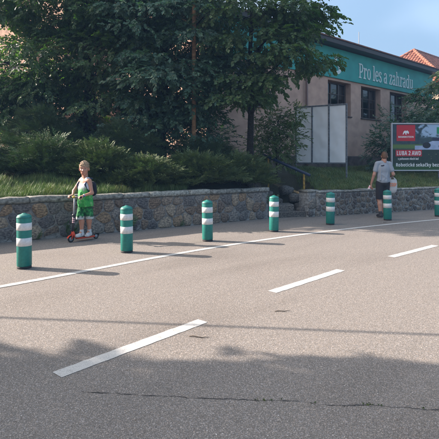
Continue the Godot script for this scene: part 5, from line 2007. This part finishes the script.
func man_skin(_p: Vector3) -> Color: return Color(0.40, 0.215, 0.15)
func man_hair(p: Vector3) -> Color:
	return Color(0.12, 0.06, 0.03) * (1.0 + 0.35 * dye.get_noise_3dv(Vector3(p.x * 50.0, p.y * 12.0, p.z * 50.0)))
func man_shirt(_p: Vector3) -> Color: return Color(0.38, 0.42, 0.48)
func man_shorts(_p: Vector3) -> Color: return Color(0.028, 0.03, 0.036)

func build_man() -> void:
	var o := thing("person", "man in grey T-shirt and dark shorts seen from behind, carrying a white bag", "person", MAN_AT)
	# he walks away: his front is -z
	var sl := Vector3(-0.105, 1.425, 0.0)
	var sr := Vector3(0.215, 1.425, 0.0)
	var el := Vector3(-0.195, 1.14, 0.03)
	var wl := Vector3(-0.255, 0.90, -0.02)
	var er := Vector3(0.305, 1.15, 0.05)
	var wr := Vector3(0.335, 1.09, -0.15)
	var hl := Vector3(-0.035, 0.92, 0.0)
	var hr := Vector3(0.13, 0.92, 0.0)
	var kl := Vector3(-0.045, 0.49, -0.02)
	var al := Vector3(-0.05, 0.10, 0.10)
	var kr := Vector3(0.13, 0.50, -0.10)
	var ar := Vector3(0.12, 0.095, -0.22)
	var d := fresh()
	net(d, [cap(Vector3(0.055, 1.36, 0), Vector3(0.075, 1.53, -0.02), 0.065, 0.058), cap(sl, sr, 0.045, 0.045), ell(Vector3(0.05, 1.27, 0), Vector3(0.14, 0.18, 0.09)), cap(Vector3(0.05, 1.1, 0), Vector3(0.05, 0.96, 0), 0.105, 0.11),
		cap(sl, el, 0.052, 0.042), cap(el, wl, 0.042, 0.029), cap(sr, er, 0.052, 0.042), cap(er, wr, 0.042, 0.029),
		cap(hl, kl, 0.095, 0.062), cap(hr, kr, 0.095, 0.062), cap(kl, kl.lerp(al, 0.33) + Vector3(0, 0, 0.02), 0.056, 0.060), cap(kl.lerp(al, 0.33) + Vector3(0, 0, 0.02), al, 0.06, 0.038), cap(kr, kr.lerp(ar, 0.33) + Vector3(0, 0, 0.02), 0.056, 0.060), cap(kr.lerp(ar, 0.33) + Vector3(0, 0, 0.02), ar, 0.06, 0.038),
		cap(al, al + Vector3(0, -0.05, -0.10), 0.038, 0.032), cap(ar, ar + Vector3(0, -0.05, -0.10), 0.038, 0.032)], 0.011, 0.02, man_skin)
	net(d, hand(wl, Vector3(-0.12, -1, 0.02), Vector3(-1, 0.1, 0.1), 1.0, [0.5, 0.5, 0.4], 1.05), 0.005, 0.008, man_skin)
	net(d, hand(wr, Vector3(0, -0.1, -1), Vector3(0, 1, 0), 1.0, [1.1, 1.2, 0.8], 1.05), 0.005, 0.008, man_skin)
	var hp := Transform3D(Basis(Vector3.UP, PI - 0.25) * Basis(Vector3.RIGHT, 0.08), Vector3(0.095, 1.625, -0.02))
	net(d, head_prims(1.0), 0.007, 0.02, man_skin, [], hp)
	put("body", net_mesh(d), skin_material(), o)
	var hair := fresh()
	net(hair, [ell(Vector3(0, 0.032, -0.014), Vector3(0.081, 0.093, 0.099)), ell(Vector3(0, -0.01, -0.05), Vector3(0.07, 0.075, 0.062))], 0.007, 0.02, man_hair, [[Vector3(0, -1, 0.75), 0.03], [Vector3(0, -1, 0), 0.085]], hp)
	var hm := mat(Color.WHITE, 0.6)
	hm.vertex_color_use_as_albedo = true
	put("hair", net_mesh(hair), hm, o)
	strands(o, hm, hp, 800, 0.018, 0.0026, Color(0.13, 0.065, 0.032), 0.75)
	piece("t_shirt", [cap(sl * Vector3(0.6, 1, 1) + Vector3(0, 0.012, 0), sr * Vector3(0.7, 1, 1) + Vector3(0, 0.012, 0), 0.064, 0.064), cap(Vector3(0.0, 1.45, 0.0), Vector3(0.11, 1.45, 0.0), 0.06, 0.06), cap(sl, sl.lerp(el, 0.62), 0.066, 0.064), cap(sr, sr.lerp(er, 0.62), 0.066, 0.064), ell(Vector3(0.055, 1.27, 0), Vector3(0.178, 0.2, 0.13)), ell(Vector3(0.05, 1.10, 0.0), Vector3(0.165, 0.2, 0.132)), ell(Vector3(0.05, 0.98, 0.005), Vector3(0.172, 0.14, 0.14)),
		cap(Vector3(-0.03, 1.34, 0.10), Vector3(-0.06, 1.0, 0.115), 0.012, 0.024), cap(Vector3(0.15, 1.30, 0.09), Vector3(0.10, 0.96, 0.125), 0.012, 0.024), cap(Vector3(0.2, 1.2, 0.03), Vector3(0.18, 0.93, 0.05), 0.02, 0.026), cap(Vector3(-0.02, 1.15, 0.115), Vector3(0.09, 1.06, 0.125), 0.012, 0.016), cap(Vector3(0.12, 1.13, 0.11), Vector3(0.02, 1.0, 0.13), 0.010, 0.015)], 0.009, 0.022, man_shirt, cloth(), o, [[Vector3(0.06, -1, 0), -0.905]])
	piece("shirt_emblem", [ell(Vector3(-0.005, 1.375, 0.108), Vector3(0.042, 0.016, 0.012)), ell(Vector3(0.03, 1.383, 0.108), Vector3(0.018, 0.018, 0.012))], 0.005, 0.006, func(_p): return Color(0.03, 0.03, 0.05), cloth(), o)
	piece("shorts", [cap(hl, Vector3(-0.045, 0.50, -0.015), 0.105, 0.092), cap(hr, Vector3(0.132, 0.50, -0.09), 0.105, 0.092), ell(Vector3(0.05, 0.93, 0.0), Vector3(0.155, 0.13, 0.135)), cap(Vector3(-0.08, 0.75, 0.07), Vector3(-0.06, 0.5, 0.06), 0.025, 0.03)], 0.011, 0.03, man_shorts, cloth(), o, [[Vector3(0, -1, 0), -0.49]])
	var sm := cloth(0.6)
	for a in [al, ar]:
		var toe: Vector3 = a + Vector3(-0.01, -0.045, -0.17)
		var heel: Vector3 = a + Vector3(0, -0.045, 0.02)
		piece("shoe", [cap(a + Vector3(0, -0.005, 0), heel, 0.046, 0.046), cap(heel, toe, 0.046, 0.038), cap(heel + Vector3(0.015, -0.01, 0), toe + Vector3(0.018, -0.01, 0.02), 0.036, 0.034), cap(heel + Vector3(-0.015, -0.01, 0), toe + Vector3(-0.018, -0.01, 0.02), 0.036, 0.034)], 0.009, 0.02, func(p: Vector3): return Color(0.45, 0.45, 0.45) if p.y < 0.028 else Color(0.03, 0.03, 0.035), sm, o, [[Vector3(0, -1, 0), -0.006]])
		piece("sock", [cap(a + Vector3(0, 0.05, 0.0), a, 0.045, 0.044)], 0.009, 0.01, func(_p): return Color(0.06, 0.06, 0.065), sm, o)
	# white carrier bag from his right hand
	var bg := thing("carrier_bag", "white plastic carrier bag with orange print in the man's right hand", "bag", MAN_AT + Vector3(0.315, 0.02, -0.03))
	var film := mat(lin(0.78, 0.76, 0.74), 0.45, tex.fine, 2.0)
	film.backlight_enabled = true
	film.backlight = Color(0.5, 0.5, 0.5)
	var st := begin(true)
	var n := FastNoiseLite.new()
	n.seed = 4
	n.frequency = 5.0
	var rows := []
	for j in 15:
		var t := j / 14.0
		var y := lerpf(0.63, 0.99, t)
		var w := 0.128 * (1.0 - 0.22 * t * t - 0.5 * pow(1.0 - t, 5.0))
		var dp := 0.065 * (1.0 - 0.75 * t * t) * (1.0 - 0.6 * pow(1.0 - t, 5.0))
		var ring := []
		for k in 28:
			var a := TAU * k / 28
			var v := 1.0 + 0.16 * n.get_noise_3d(cos(a), y * 1.2, sin(a)) + 0.05 * sin(a * 9.0 + y * 12.0) * t
			ring.append(Vector3(signf(cos(a)) * pow(absf(cos(a)), 0.7) * w * v, y, signf(sin(a)) * pow(absf(sin(a)), 0.8) * dp * v))
		rows.append(ring)
	for j in 14:
		for k in 28:
			var k2 := (k + 1) % 28
			quad(st, rows[j][k], rows[j][k2], rows[j + 1][k2], rows[j + 1][k], rows[j][k] * Vector3(1, 0, 1))
	for k in 28:
		tri(st, Vector3(0, 0.625, 0), rows[0][k], rows[0][(k + 1) % 28], Vector3.DOWN)
	fin(st, "pouch", film, bg)
	for s in [-1.0, 1.0]:
		st = begin(true)
		tube(st, [Vector3(0.07 * s, 0.97, 0.0), Vector3(0.05 * s + 0.01, 1.02, -0.05), Vector3(0.025, 1.05, -0.17)], [0.03, 0.018, 0.009], 8)
		fin(st, "handle", film, bg)
	var tm := text_mesh("COOP", 0.13, 0.004, false, true)
	var l := put("lettering", tm, mat(lin(0.72, 0.20, 0.06), 0.5), bg)
	l.scale = Vector3(0.17 / tm.get_aabb().size.x, 1, 1)
	l.position = Vector3(-0.01, 0.855 - tm.get_aabb().get_center().y, 0.073)
	# small packet in his left hand
	var pk := thing("packet", "small white and pink packet in the walking man's left hand", "packet", MAN_AT + Vector3(-0.295, 0.80, -0.045), 0.5)
	st = begin()
	box(st, Vector3.ZERO, Vector3(0.028, 0.12, 0.065), 0.006, Basis(Vector3.FORWARD, 0.6))
	fin(st, "carton", mat(lin(0.7, 0.6, 0.6), 0.5), pk)
	st = begin()
	box(st, Vector3.ZERO, Vector3(0.029, 0.03, 0.066), 0.004, Basis(Vector3.FORWARD, 0.6))
	fin(st, "stripe", mat(lin(0.55, 0.12, 0.16), 0.5), pk)
